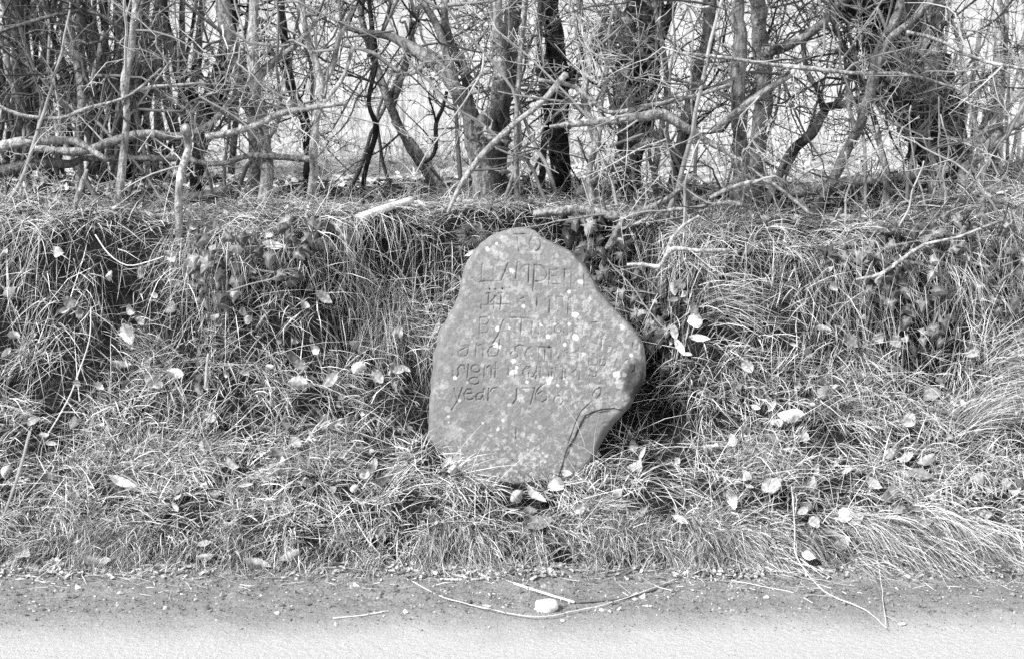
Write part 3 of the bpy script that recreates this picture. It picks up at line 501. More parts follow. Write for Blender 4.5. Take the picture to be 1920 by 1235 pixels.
# ------------------------------------------------------------------ hedge: trunks, branches, twigs
def grow(tb, p, d, L, r, depth, tone, spread=.9, zmin=1.02, gn=.22, ymin=4.72, ymax=6.3, up=.0, dense=1.0, thorns=True):
    step = .035 if r < .006 else .05; n = max(3, int(L/step)); P = [p]; D = nrm(np.array(d, float)); q = np.array(p, float); kink = 0
    for i in range(n):
        D = D+R.normal(size=3)*(gn*.3 if R.random() > .27 else gn*2.6)*np.array((1, .8, 1)); D[2] += up*.05
        if q[2] < zmin: D[2] += .25
        if q[1] < ymin: D[1] += .25
        if q[1] > ymax: D[1] -= .25
        D = nrm(D); q = q+D*(L/n); P.append(q.copy())
    P = np.array(P); rr = np.linspace(r, max(r*.3, .0008), len(P)); rr *= 1+R.normal(size=len(P))*.07
    r0 = r; tb.add(P, rr, 6 if r > .007 else (5 if r > .003 else 4), tone*R.uniform(.85, 1.15), cap=r > .006)
    if thorns and r < .008:
        m = R.poisson(L/.05)
        for _ in range(m):
            i = R.integers(1, len(P)); dd = nrm(R.normal(size=3)+.3*D); l = R.uniform(.008, .028)
            tb.add(np.stack([P[i-1]*.5+P[i]*.5, P[i-1]*.5+P[i]*.5+dd*l]), np.array((.0019, .0007)), 3, tone, cap=False)
    if depth <= 0: return
    m = R.poisson(dense*L/.088)
    for _ in range(m):
        f = R.uniform(.12, 1); i = min(int(f*n), n-1); ax = nrm(P[i+1]-P[i]); v = R.normal(size=3)*np.array((1, .6, 1)); v = nrm(v-ax*(v @ ax)); a = R.uniform(.45, 1.25)
        dd = ax*math.cos(a)*spread+v*math.sin(a); l = L*R.uniform(.22, .6)*(1.1-.5*f)
        if l < .03: continue
        grow(tb, P[i], dd, l, max(rr[i]*R.uniform(.35, .65), .0011), depth-1, tone, spread, zmin, gn*1.1, ymin, ymax, up, dense, thorns)

def wood(name, cat, label, y, pts, tone, nb=0, bl=(.3, .8), br=(.004, .009), zmin=1.02, group=None, limbs=(), tip=1.0, depth=2, dense=1.0, btone=None, sway=.03, ivy=0, frm=.25, part='trunk', dy=0.0, bdir=None, rough=.16, mat=None, ymin=4.72):
    """pts: (pixel x, pixel y, radius px); a tree or branch standing at depth y"""
    tone = tone*.72 if tone not in (PALE, DARK, BLACK) else tone
    Q = np.array([np.append(at(px, py, y+dy*i/(len(pts)-1)), r*.88*mpx(y)) for i, (px, py, r) in enumerate(pts)])
    Q[1:, 1] += R.normal(size=len(Q)-1)*sway
    S = spline(Q, .022); org = S[0, :3].copy(); tb = Tubes(); w = fbm(np.stack([S[:, 2]*9, S[:, 0]*9+y], -1), 2, 3)[:, None]*.5*S[:, 3:4]
    S[:, :3] += w*np.array((1, .5, .2)); rad = S[:, 3]*(1+.10*vnoise(np.stack([np.arange(len(S))*.35, np.full(len(S), y*7)], -1), 5))
    tl = tone*(1+.2*vnoise(np.stack([np.arange(len(S))*.2, np.full(len(S), y*3)], -1), 6))
    tb.add(S[:, :3], rad, 12 if pts[0][2] > 9 else 8, tl, rough=rough)
    if cat == 'tree' and (600 < pts[0][0] < 850 or 1430 < pts[0][0] < 1700): zmin, frm = 1.36, max(frm, .5)
    root = empty(name, org, label, cat, group); tb.build(part, mat or M_BARK, root, org)
    LS = [S]
    for lp in limbs:
        yl = y+R.normal()*.05; Ql = np.array([np.append(at(px, py, yl), r*mpx(y)) for px, py, r in lp]); Ql[1:, 1] += R.normal(size=len(Ql)-1)*sway
        # root the limb in the trunk
        k_ = np.argmin(np.linalg.norm((S[:, :3]-Ql[0, :3])*np.array((1, .2, 1)), axis=1)); Ql[0, :3] = S[k_, :3]
        Sl = spline(Ql, .022); t2 = Tubes(); t2.add(Sl[:, :3], Sl[:, 3], 9, tone*R.uniform(.9, 1.15), rough=rough); t2.build('branch', mat or M_BARK, root, org); LS.append(Sl)
    if nb:
        tw = Tubes()
        for _ in range(nb):
            s = LS[R.integers(0, len(LS))] if len(LS) > 1 and R.random() < .6 else LS[0]
            i = int(R.uniform(frm, 1)*(len(s)-1)); a = R.random()*6.283; d = np.array((math.cos(a), R.normal()*.45-.12, math.sin(a)*.8+.25)) if bdir is None else np.array(bdir)+R.normal(size=3)*.4
            r = min(R.uniform(*br)*.85, s[i, 3]*.7); grow(tw, s[i, :3].copy(), d, R.uniform(*bl), r, depth, (btone or tone)*R.choice([.3, .6, 1.0, 1.35]), zmin=zmin, dense=dense, ymin=ymin)
        if tw.V: tag(tw.build('twigs', M_TWIG, root, org), kind='stuff')
    return root

HT = 'hedge trees along the bank top'
PALE, MID, DARK, BLACK = .30, .16, .07, .025  # bark tones with light mixed in: pale for lit fronts, black for silhouettes
wood('hedge_sapling', 'tree', 'slim pale straight sapling at the far left of the hedge, crossing the laid branches', 4.95, [(213, 420, 9), (226, 330, 9), (236, 235, 8), (239, 155, 9), (248, 90, 8), (256, 0, 8), (258, -170, 7)], PALE, 7, bl=(.35, .8), group=HT)
wood('hedge_sapling', 'tree', 'pale snapped upright stem in front of the ivy trunk on the left', 4.74, [(342, 520, 6), (340, 440, 8), (343, 340, 8), (347, 280, 8), (349, 238, 9)], PALE, 2, bl=(.15, .3), br=(.003, .005), group=HT)
wood('hedge_tree', 'tree', 'speckled pale trunk left of the laid pale branch end, with knobbly bark', 5.05, [(497, 395, 17), (497, 320, 13), (492, 230, 12), (484, 150, 13), (475, 80, 11), (478, 0, 10), (482, -200, 9)], PALE, 10, group=HT, limbs=[[(485, 150, 8), (520, 110, 6), (560, 80, 5), (600, 30, 4)]])
wood('hedge_tree', 'tree', 'smooth grey trunk leaning left behind the speckled pale trunk', 5.4, [(478, 390, 16), (482, 300, 15), (474, 220, 16), (455, 130, 17), (430, 50, 16), (410, -40, 15), (380, -200, 13)], .27, 8, group=HT)
wood('hedge_sapling', 'tree', 'pale forked sapling rising right of the curved black stem', 5.0, [(583, 405, 9), (587, 330, 9), (594, 250, 9), (600, 165, 9), (585, 100, 7), (572, 40, 6), (560, -60, 5)], PALE, 9, group=HT, limbs=[[(600, 165, 7), (622, 125, 6), (640, 70, 5), (665, 10, 4)], [(598, 200, 5), (640, 150, 4), (660, 90, 3)]])
wood('hedge_tree', 'tree', 'curved black stem behind the forked pale sapling', 5.55, [(580, 380, 10), (579, 300, 10), (570, 220, 11), (548, 160, 11), (537, 90, 9), (530, 0, 8), (525, -120, 7)], BLACK, 5, group=HT)
wood('ivy_clad_tree', 'tree', 'dark forked trunk on the left, its crook shaggy with ivy', 5.5, [(378, 410, 15), (372, 340, 14), (374, 270, 16), (392, 205, 24), (410, 150, 22), (425, 95, 16), (435, 20, 13), (440, -120, 10)], BLACK, 8, group=HT, limbs=[[(390, 210, 12), (350, 165, 9), (328, 95, 9), (308, 40, 8), (300, -60, 6)]])
wood('hedge_sapling', 'tree', 'thin wavy black stem standing alone before the pale field', 5.3, [(680, 402, 5), (681, 340, 5.5), (706, 245, 6), (696, 190, 5), (706, 110, 5), (700, 40, 5), (690, -40, 4)], BLACK, 7, bl=(.25, .6), br=(.003, .006), group=HT)
wood('hedge_tree', 'tree', 'grey stem leaning left with a short upright fork, left of the gnarled tree', 5.4, [(832, 385, 11), (792, 312, 11), (752, 245, 10), (730, 190, 9), (705, 130, 8), (688, 60, 7), (670, -40, 6)], .2, 7, group=HT, limbs=[[(735, 195, 8), (752, 145, 7), (768, 98, 6), (775, 40, 5)]])
wood('gnarled_hawthorn', 'tree', 'gnarled grey hawthorn behind the top of the stone, its main limb arching left', 5.12, [(905, 385, 30), (898, 320, 26), (893, 260, 22), (880, 205, 18), (850, 160, 15), (808, 112, 14), (770, 88, 11), (725, 68, 9), (690, 62, 7), (640, 50, 5)], .27, 14, group=HT, frm=.3, bl=(.3, .7), limbs=[[(895, 250, 16), (925, 205, 14), (938, 150, 14), (935, 90, 12), (930, 0, 11), (925, -100, 9)], [(862, 175, 10), (840, 110, 8), (820, 50, 7), (790, 0, 6)], [(900, 230, 9), (870, 130, 9), (845, 80, 8), (835, 20, 7), (850, -50, 5)], [(810, 115, 7), (760, 140, 4), (700, 100, 4), (640, 85, 3)]])
wood('hedge_tree', 'tree', 'thick dark trunk leaning against the gnarled hawthorn', 5.35, [(930, 375, 24), (938, 300, 22), (942, 220, 20), (955, 140, 20), (962, 60, 18), (965, -120, 15)], DARK, 9, group=HT)
wood('hedge_sapling', 'tree', 'thin straight pale stem rising directly above the stone', 4.95, [(969, 400, 5), (970, 320, 5.5), (969, 240, 5), (973, 150, 5), (982, 60, 5), (990, -60, 4)], .33, 6, bl=(.25, .6), br=(.003, .006), group=HT)
wood('hedge_tree', 'tree', 'dark rough trunk right of the thin straight stem, knobbly at the top', 5.6, [(1060, 385, 24), (1052, 300, 22), (1048, 220, 23), (1044, 150, 26), (1035, 60, 19), (1030, -120, 16)], BLACK, 9, group=HT, limbs=[[(1050, 170, 13), (1085, 130, 12), (1110, 105, 10), (1140, 60, 8)]])
wood('hedge_sapling', 'tree', 'narrow dark stem close right of the rough dark trunk', 5.5, [(1012, 385, 8), (1018, 300, 8), (1025, 220, 7), (1010, 120, 7), (1015, 0, 6), (1020, -90, 5)], DARK, 6, group=HT)
wood('ivy_clad_tree', 'tree', 'broad trunk hung with ivy leaves in the middle of the hedge', 5.6, [(1175, 390, 26), (1178, 310, 28), (1185, 220, 40), (1192, 130, 44), (1200, 40, 42), (1205, -140, 28)], BLACK, 9, group=HT, limbs=[[(1190, 140, 14), (1230, 80, 12), (1260, 10, 10), (1280, -60, 8)]])
wood('hedge_tree', 'tree', 'leaning dark trunk between the ivy trunk and the pair of straight trunks', 5.4, [(1255, 400, 15), (1272, 300, 16), (1292, 215, 15), (1310, 140, 15), (1326, 60, 14), (1335, -20, 13), (1345, -160, 10)], DARK, 10, group=HT)
wood('hedge_tree', 'tree', 'left trunk of the close straight pair right of centre, smooth grey bark', 5.0, [(1385, 440, 20), (1390, 360, 18), (1388, 280, 16), (1385, 200, 15), (1383, 110, 14), (1386, 20, 14), (1388, -170, 12)], .23, 11, group=HT, frm=.3)
wood('hedge_tree', 'tree', 'right trunk of the close straight pair right of centre, with a cut branch stub', 5.16, [(1412, 445, 19), (1418, 360, 18), (1424, 270, 17), (1431, 180, 18), (1433, 90, 16), (1420, 20, 16), (1410, -60, 15), (1405, -180, 12)], .20, 11, group=HT, frm=.3, limbs=[[(1433, 100, 11), (1480, 85, 9), (1530, 50, 8), (1580, 0, 6)]])
wood('hedge_tree', 'tree', 'grey stem slanting up to the right, in front of the fallen log', 5.08, [(1516, 440, 13), (1535, 390, 12), (1562, 340, 11), (1590, 285, 11), (1612, 225, 11), (1628, 160, 11), (1650, 100, 10), (1672, 40, 9), (1700, -60, 8)], .22, 12, group=HT, limbs=[[(1625, 175, 7), (1668, 80, 7), (1715, 40, 6), (1760, -10, 5)], [(1600, 250, 5), (1590, 180, 4), (1600, 120, 4), (1620, 60, 3)]])
wood('hedge_tree', 'tree', 'leaning limb with a right-angled elbow, left of the slanting grey stem', 5.3, [(1440, 380, 9), (1480, 300, 10), (1520, 245, 10), (1548, 210, 10), (1552, 200, 9), (1590, 192, 8), (1640, 170, 8), (1700, 120, 7), (1740, 60, 6)], .2, 7, group=HT, limbs=[[(1548, 212, 6), (1530, 170, 5), (1510, 130, 5), (1500, 60, 4)]])
wood('old_tree', 'tree', 'massive black leaning trunk at the right of the hedge', 5.5, [(1785, 410, 84), (1772, 340, 70), (1752, 270, 66), (1728, 190, 70), (1702, 110, 76), (1668, 40, 76), (1630, -60, 72), (1600, -220, 60)], BLACK, 14, group=HT, rough=.3, bl=(.4, .9))
wood('hedge_tree', 'tree', 'grey upright trunk in front of the massive black trunk, thick above and thin below', 5.2, [(1742, 420, 9), (1744, 330, 9), (1742, 240, 10), (1738, 180, 14), (1748, 130, 20), (1752, 70, 22), (1757, 0, 22), (1760, -170, 19)], .23, 3, group=HT, frm=.4)
wood('hedge_sapling', 'tree', 'pale curved stem sweeping out over the right edge', 4.95, [(1808, 365, 9), (1812, 325, 9), (1835, 293, 9), (1880, 255, 9), (1925, 222, 8), (1990, 175, 7)], .36, 4, group=HT)
wood('hedge_sapling', 'tree', 'thin pale snapped stem with a bristly top, standing on the log', 4.92, [(1674, 430, 6), (1668, 370, 6.5), (1664, 320, 6), (1655, 290, 5), (1640, 235, 4)], .36, 4, bl=(.12, .3), br=(.003, .005), group=HT)
wood('hedge_sapling', 'tree', 'leftmost thin grey stem at the left edge of the hedge', 5.2, [(60, 400, 8), (40, 320, 8), (50, 230, 8), (20, 130, 8), (5, 50, 7), (-10, -80, 6)], .22, 11, group=HT, bl=(.4, .9))
wood('hedge_sapling', 'tree', 'grey crooked sapling between the left edge and the slim pale sapling', 5.15, [(155, 405, 8), (152, 330, 9), (150, 250, 9), (165, 190, 9), (140, 120, 8), (120, 50, 8), (130, -90, 6)], .26, 13, group=HT, bl=(.4, .9), limbs=[[(152, 235, 6), (175, 190, 6), (185, 150, 5), (195, 60, 4)], [(150, 240, 6), (95, 170, 6), (40, 120, 5), (10, 60, 4)]])
wood('hedge_sapling', 'tree', 'short pale broken stake leaning on the left crest', 4.8, [(138, 395, 5), (150, 350, 6), (166, 318, 3)], .42, 0, group=HT)
wood('hedge_sapling', 'tree', 'slender dark stem left of the massive black trunk', 5.3, [(1690, 400, 6), (1660, 300, 6), (1630, 200, 6), (1600, 120, 6), (1560, 40, 5), (1530, -60, 4)], .15, 9, group=HT)
wood('hedge_sapling', 'tree', 'slender grey stem right of the leaning dark trunk', 5.25, [(1235, 410, 7), (1225, 330, 7), (1235, 250, 7), (1250, 170, 6), (1240, 90, 6), (1225, 0, 5), (1220, -90, 4)], .25, 12, group=HT)
wood('hedge_sapling', 'tree', 'crooked grey stem beneath the split branch right of the stone', 4.95, [(1120, 405, 7), (1105, 330, 7), (1118, 260, 7), (1095, 190, 7), (1105, 110, 6), (1090, 30, 5), (1080, -80, 4)], .30, 12, group=HT)

LB = 'laid and fallen hedge branches'
def log(label, y, pts, tone, nb=2, **kw):
    kw.setdefault('bl', (.12, .4)); kw.setdefault('br', (.003, .006)); kw.setdefault('sway', .012); kw.setdefault('zmin', .98)
    return wood('laid_branch', 'branch', label, y, pts, tone, nb, group=LB, part='limb', **kw)
log('upper pale laid branch crossing the left edge of the hedge', 4.95, [(-60, 290, 11), (0, 276, 11), (60, 264, 10), (130, 264, 9), (150, 270, 8), (200, 300, 5)], PALE, 4)
log('lower dark thick laid branch at the left edge of the hedge', 5.0, [(-60, 325, 14), (20, 316, 14), (80, 305, 12), (130, 308, 10), (150, 300, 7)], .15, 3)
log('mossy laid branch running right from the slim pale sapling to the ivy trunk', 5.02, [(60, 278, 9), (150, 284, 9), (210, 266, 9), (262, 252, 10), (330, 256, 8), (390, 236, 7), (430, 190, 5)], .3, 4)
log('long low laid branch between the slim pale sapling and the forked sapling', 5.05, [(150, 296, 8), (240, 297, 7), (330, 297, 7), (365, 302, 6), (410, 309, 6), (470, 293, 6), (585, 300, 7)], .33, 4)
log('pale laid branch rising to the right across the speckled trunk', 4.9, [(385, 257, 7), (430, 250, 7), (480, 236, 7), (530, 212, 7), (600, 200, 6), (650, 194, 4)], PALE, 5)
log('short dark log lying on the crest left of the speckled trunk', 4.95, [(345, 372, 11), (380, 368, 11), (425, 360, 11)], .1, 0)
log('mossy fallen log resting before the massive black trunk', 5.25, [(1460, 366, 14), (1540, 352, 14), (1610, 342, 13), (1680, 334, 12), (1740, 322, 12), (1776, 318, 8)], .30, 3)
log('long split branch jutting left with a pale torn end, above the stone to the right', 4.84, [(1030, 238, 4), (1080, 232, 7), (1150, 226, 9), (1215, 216, 11), (1245, 214, 12), (1280, 238, 10), (1320, 262, 7), (1390, 302, 3)], .34, 7)
log('knotty log lying on the crest just above the right shoulder of the stone', 4.83, [(1000, 402, 9), (1050, 396, 10), (1100, 396, 11), (1150, 403, 11), (1175, 406, 9), (1220, 388, 7), (1262, 365, 6), (1295, 335, 5)], .28, 7, zmin=.9)
log('stub branch hanging down from the knotty log beside the stone', 4.77, [(1172, 404, 7), (1158, 430, 7), (1148, 452, 8), (1140, 468, 9)], .28, 0)
log('grey branch slanting up to the right behind the knotty log', 5.05, [(1080, 366, 10), (1120, 335, 10), (1165, 303, 10), (1208, 270, 9), (1250, 250, 6)], .26, 5)
log('long pale stick leaning up to the right from the gnarled hawthorn to a broken top', 4.86, [(840, 398, 4), (868, 340, 6), (905, 290, 6.5), (960, 238, 6.5), (1010, 198, 6), (1050, 152, 7), (1064, 140, 8)], PALE, 4)
log('weathered pale pole leaning left behind the grey leaning stem', 5.3, [(846, 376, 9), (815, 330, 8), (780, 275, 7), (735, 228, 5)], .45, 1)
log('curved thin dark branch hanging from the gnarled hawthorn over the field', 5.2, [(838, 172, 3.5), (830, 205, 4), (818, 232, 4.5), (818, 275, 5), (808, 298, 4), (785, 308, 3)], BLACK, 3)
log('bent pale twig reaching out over the ivy right of the stone', 4.50, [(1175, 496, 3), (1208, 496, 4), (1232, 500, 5), (1246, 492, 5), (1252, 474, 5), (1264, 464, 5), (1310, 468, 4.5), (1370, 472, 5)], .5, 3, zmin=.8, bl=(.06, .16), br=(.002, .003), limbs=[[(1252, 476, 4), (1258, 450, 4), (1280, 425, 3), (1310, 405, 3)]], ymin=4.3)
log('thin pale branch fanning over the ivy hollow at the right', 4.58, [(1605, 524, 3), (1650, 516, 4), (1690, 488, 4), (1740, 462, 3.5), (1800, 445, 3), (1870, 415, 3)], .45, 6, zmin=.75, bl=(.1, .3), br=(.002, .0035), limbs=[[(1690, 488, 3), (1740, 500, 3), (1800, 520, 2.5), (1860, 560, 2)], [(1740, 462, 3), (1780, 480, 3), (1850, 500, 2.5), (1910, 505, 2)]], ymin=4.4)
log('pale forked stick on the crest left of the ivy hollow', 4.7, [(1330, 372, 5), (1375, 352, 5), (1430, 340, 5), (1470, 360, 4), (1520, 402, 4)], .36, 7, zmin=.92)
log('dead branch slanting from the bank up to the right pair of trunks', 4.8, [(1190, 420, 3), (1250, 395, 4), (1300, 390, 4), (1365, 380, 6), (1400, 385, 5)], .36, 7, zmin=.92)
log('long crossing branch in front of the straight pair of trunks', 4.85, [(1335, 245, 6), (1380, 212, 7), (1430, 175, 7), (1478, 142, 6), (1492, 130, 4)], .38, 3)
log('thorny branch stretched level across the top right of the hedge', 4.8, [(1280, 100, 4), (1370, 110, 4), (1450, 122, 4), (1510, 128, 5), (1600, 138, 4), (1700, 140, 4), (1790, 165, 3)], .40, 9)
log('dark branch arching over the top left of the hedge', 4.95, [(0, 60, 4), (60, 40, 4), (130, 24, 4), (180, 25, 4), (240, 60, 3), (300, 75, 3)], .12, 9)
log('thin arching branch across the upper left thicket', 4.9, [(-20, 190, 3), (40, 215, 4), (110, 222, 4), (160, 205, 4), (240, 180, 3), (300, 130, 3)], .36, 9)
log('pale branch arching over the right edge', 4.85, [(1700, 60, 4), (1760, 75, 4), (1830, 110, 4), (1890, 125, 4), (1950, 135, 3)], .38, 7)
log('level branch between the dark trunks and the straight pair', 4.9, [(1010, 150, 5), (1080, 165, 5), (1140, 210, 5), (1210, 200, 6), (1300, 180, 4), (1370, 160, 4)], .3, 9)
# split plank
P = spline(np.array([at(664, 412, 4.86), at(700, 399, 4.88), at(772, 374, 4.95)]), .02); tb = Tubes(); tb.add(P, np.linspace(.017, .012, len(P)), 6, .62, rough=.25)
o = tb.build('split_log', M_WOOD, None, P[0]); o.location = P[0]; tag(o, 'pale split piece of wood lying on the crest left of the stone', 'log')

# coppice shoots behind the hedge (left thicket, right clump)
def coppice(label, bx, by, y, n, fan, L, r, tone, twigs=0):
    base = at(bx, by, y); base[2] = H(np.array([base[0]]), np.array([min(y, 6.35)]))[0]; root = empty('coppice_clump', base, label, 'shrub', 'coppice clumps behind the hedge'); tw = Tubes()
    for i in range(n):
        p = base+np.array((R.normal()*.10, R.normal()*.10, -.03)); a = R.uniform(*fan); d = nrm(np.array((math.tan(a), R.normal()*.12, 1.0))); l = L*R.uniform(.75, 1.1); m = 16
        Q = p+d*np.linspace(0, l, m)[:, None]+np.cumsum(R.normal(size=(m, 3))*.006, 0); rr = np.linspace(1, .55, m)*R.uniform(*r); tb = Tubes(); tb.add(Q, rr, 7, tone*R.uniform(.6, 1.4), rough=.08); tb.build('stem', M_BARK, root, base)
        for _ in range(twigs):
            k_ = R.integers(4, m); grow(tw, Q[k_], np.array((R.normal(), R.normal()*.5, .6)), R.uniform(.2, .5), .003, 1, tone*.9, zmin=1.0, thorns=False)
    if twigs: tag(tw.build('twigs', M_TWIG, root, base), kind='stuff')
for i, (bx, by, y, n, lab) in enumerate([(-40, 370, 6.0, 15, 'thicket of upright stems cut by the left edge'), (70, 360, 6.2, 17, 'thicket of upright stems behind the left end of the laid branches'), (165, 355, 6.1, 17, 'thicket of upright stems behind the slim pale sapling'), (255, 350, 6.3, 18, 'thicket of close upright stems left of the ivy trunk'), (330, 350, 6.35, 14, 'thicket of grey upright stems directly behind the ivy trunk')]):
    coppice(lab, bx, by, y, n, (-.3, .32), 1.9, (.008, .017), .10, 3)  # stems darkened to paint in the shadow inside the left thicket
coppice('fan of straight pale shoots beside the massive black trunk at the right', 1812, 350, 5.9, 11, (-.08, .42), 1.7, (.007, .017), .42, 1)
coppice('sparse straight shoots at the far right edge', 1890, 350, 6.2, 9, (-.25, .4), 1.7, (.006, .012), .34, 2)

# extra hawthorn bushes that fill the hedge with crossing twigs
HB = 'bare hawthorn bushes filling the hedge'
HIGH = (640, 1470)
for lab, bx, y, n, tone in [('tall thin bush whose bare crown fills the gap right of the forked sapling', 640, 5.5, 10, .12), ('tall thin bush whose bare crown spreads right of the straight pair', 1470, 5.5, 10, .12), ('sprawling bare brush over the ivy hollow, nearest the right tussock', 1850, 4.76, 9, .28), ('low bare brush at the top of the bank below the fallen log', 1620, 4.78, 9, .34), ('low pale twiggy bush on the crest right of the knotty log', 1300, 4.80, 12, .36), ('low thorny brush spilling over the crest above the right bank', 1440, 4.82, 10, .33), ('low thorny brush on the crest right above the ivy hollow', 1780, 4.82, 8, .34), ('bare thorny bush at the left edge of the hedge', 20, 5.0, 16, .26), ('bare thorny bush behind the crooked left sapling', 200, 5.3, 18, .15), ('bare thorny bush left of the speckled trunk', 400, 5.25, 12, .22), ('bare thorny bush around the gnarled hawthorn', 910, 5.5, 16, .18), ('bare thorny bush right above the stone', 1030, 5.0, 17, .3), ('bare thorny bush in front of the broad ivy trunk', 1160, 5.0, 13, .33), ('bare thorny bush before the leaning dark trunk', 1290, 5.1, 11, .28), ('bare thorny bush behind the straight pair of trunks', 1400, 5.5, 8, .17), ('bare thorny bush in front of the massive black trunk', 1690, 5.1, 3, .2), ('bare thorny bush at the right edge of the hedge', 1860, 5.1, 11, .28)]:  # light put into tone: front twigs pale as lit, rear ones dark silhouettes
    base = at(bx, 392, y); root = empty('hawthorn_bush', base, lab, 'bush', HB); base[2] = H(np.array([base[0]]), np.array([y]))[0]; root.location = base; tw = Tubes()
    for s_ in range(max(3, n//5)):
        Q = [base+np.array((R.normal()*.1, R.normal()*.08, -.02))]; d = np.array((R.normal()*.35, R.normal()*.12, 1)); L = R.uniform(.25, .5) if y < 4.9 else R.uniform(.75, 1.2)
        for i in range(20): d = nrm(d+R.normal(size=3)*.13+np.array((0, 0, .05))); Q.append(Q[-1]+d*L/20)
        Q = np.array(Q); tb = Tubes(); tb.add(Q, np.linspace(R.uniform(.003, .005) if y < 4.9 else R.uniform(.006, .011), .0025, len(Q)), 7, tone*R.uniform(.7, 1.2), rough=.1); tb.build('stem', M_TWIG, root, base)
        for _ in range(5 if bx in HIGH else 4):
            i = R.integers(12 if bx in HIGH else 5, 20); a = R.random()*6.283; grow(tw, Q[i], np.array((math.cos(a)*1.1, R.normal()*.4-.1, math.sin(a)*.7)), R.uniform(.3, .75)*(.6 if y < 4.9 else 1), R.uniform(.0016, .003) if y < 4.9 else R.uniform(.0022, .005), 2, tone*R.choice([.15, .35, .8, 1.2]), zmin=(.80 if bx > 1500 else .92) if y < 4.9 else (1.36 if bx in HIGH else 1.05), dense=.95, ymin=4.58 if y < 4.9 else 4.72)
    tag(tw.build('twigs', M_TWIG, root, base), kind='stuff')

# ------------------------------------------------------------------ leaves
def leaf_mesh(L, W, curl, fold, teeth, tone, seed, twist=0.0, nu=19, nv=7):
    u = np.linspace(0, 1, nu); v = np.linspace(-1, 1, nv); uu, vv = np.meshgrid(u, v, indexing='ij'); rs = np.random.default_rng(seed)
    prof = np.sin(np.pi*np.clip(uu, .0, 1)**.9)**.9*(1+teeth*.09*np.where(np.arange(nu) % 2, 1, -1)[:, None]*np.abs(vv)**3); prof = np.maximum(prof, .03)
    x = (uu-.5)*L; y = vv*W/2*prof; z = -fold*np.abs(y)*1.0+W*.05*np.sin(uu*28)*np.abs(vv)*.6
    th = curl*(uu-.5)*2; rad = L/(2*max(abs(curl), 1e-3)); xb = np.sin(th)*rad; zb = (1-np.cos(th))*rad*np.sign(curl if curl else 1)
    side = rs.uniform(.2, 1.0)*np.sign(rs.normal()); z = z+side*(y*y)/(W*.7+1e-6)*1.3
    tw = twist*(uu-.5); y2 = y*np.cos(tw)-z*np.sin(tw); z2 = y*np.sin(tw)+z*np.cos(tw)
    V = np.stack([xb, y2, z2+zb+W*.22*vnoise(np.stack([uu*3.2, vv*1.4, np.full(uu.shape, seed*.37)], -1), 5)], -1).reshape(-1, 3)+rs.normal(size=(nu*nv, 3))*.022*W*.5
    rib = 1-.25*(np.abs(vv) < .1)+.18*np.sin(uu*28+np.abs(vv)*2)*(np.abs(vv) > .1)
    return mesh_np('leaf', V, [grid_faces(nu, nv)], tone=(tone*rib).ravel())
from mathutils import Matrix, Euler
def face_matrix(n, up, roll):
    n = Vector(n).normalized(); x = Vector(up); x = (x-n*x.dot(n)).normalized(); y = n.cross(x); M = Matrix((x, y, n)).transposed(); return (M @ Euler((0, 0, roll)).to_matrix()).to_4x4()
FL = 'dead leaves lying about the stone'
def fallen(px, py, L, W, rot, tone, label, curl=.6, fold=.15, teeth=0, lift=.05, tilt=.3, name='fallen_leaf', y=None):
    p = hit(px, py) if y is None else at(px, py, y); toc = nrm(CAM-p)
    n = np.array((0, -.3, 1.0)) if p[2] < .03 else nrm(normal(np.array([p[0]]), np.array([p[1]]))[0]*.55+toc*.75)
    p = p+toc*(lift if p[2] >= .03 else .012); n = nrm(n+R.normal(size=3)*tilt*.5); s = mpx(p[1])
    o = link(name, leaf_mesh(L*s, W*s, curl, fold, teeth, tone, int(px*7+py), R.normal()*.4), M_LEAF)
    M = face_matrix(n, (1, 0, 0), math.radians(-rot)); o.matrix_world = Matrix.Translation(Vector(p)) @ M; tag(o, label, 'leaf', FL); return o
W_, P_, G_, D_ = .62, .36, .2, .08
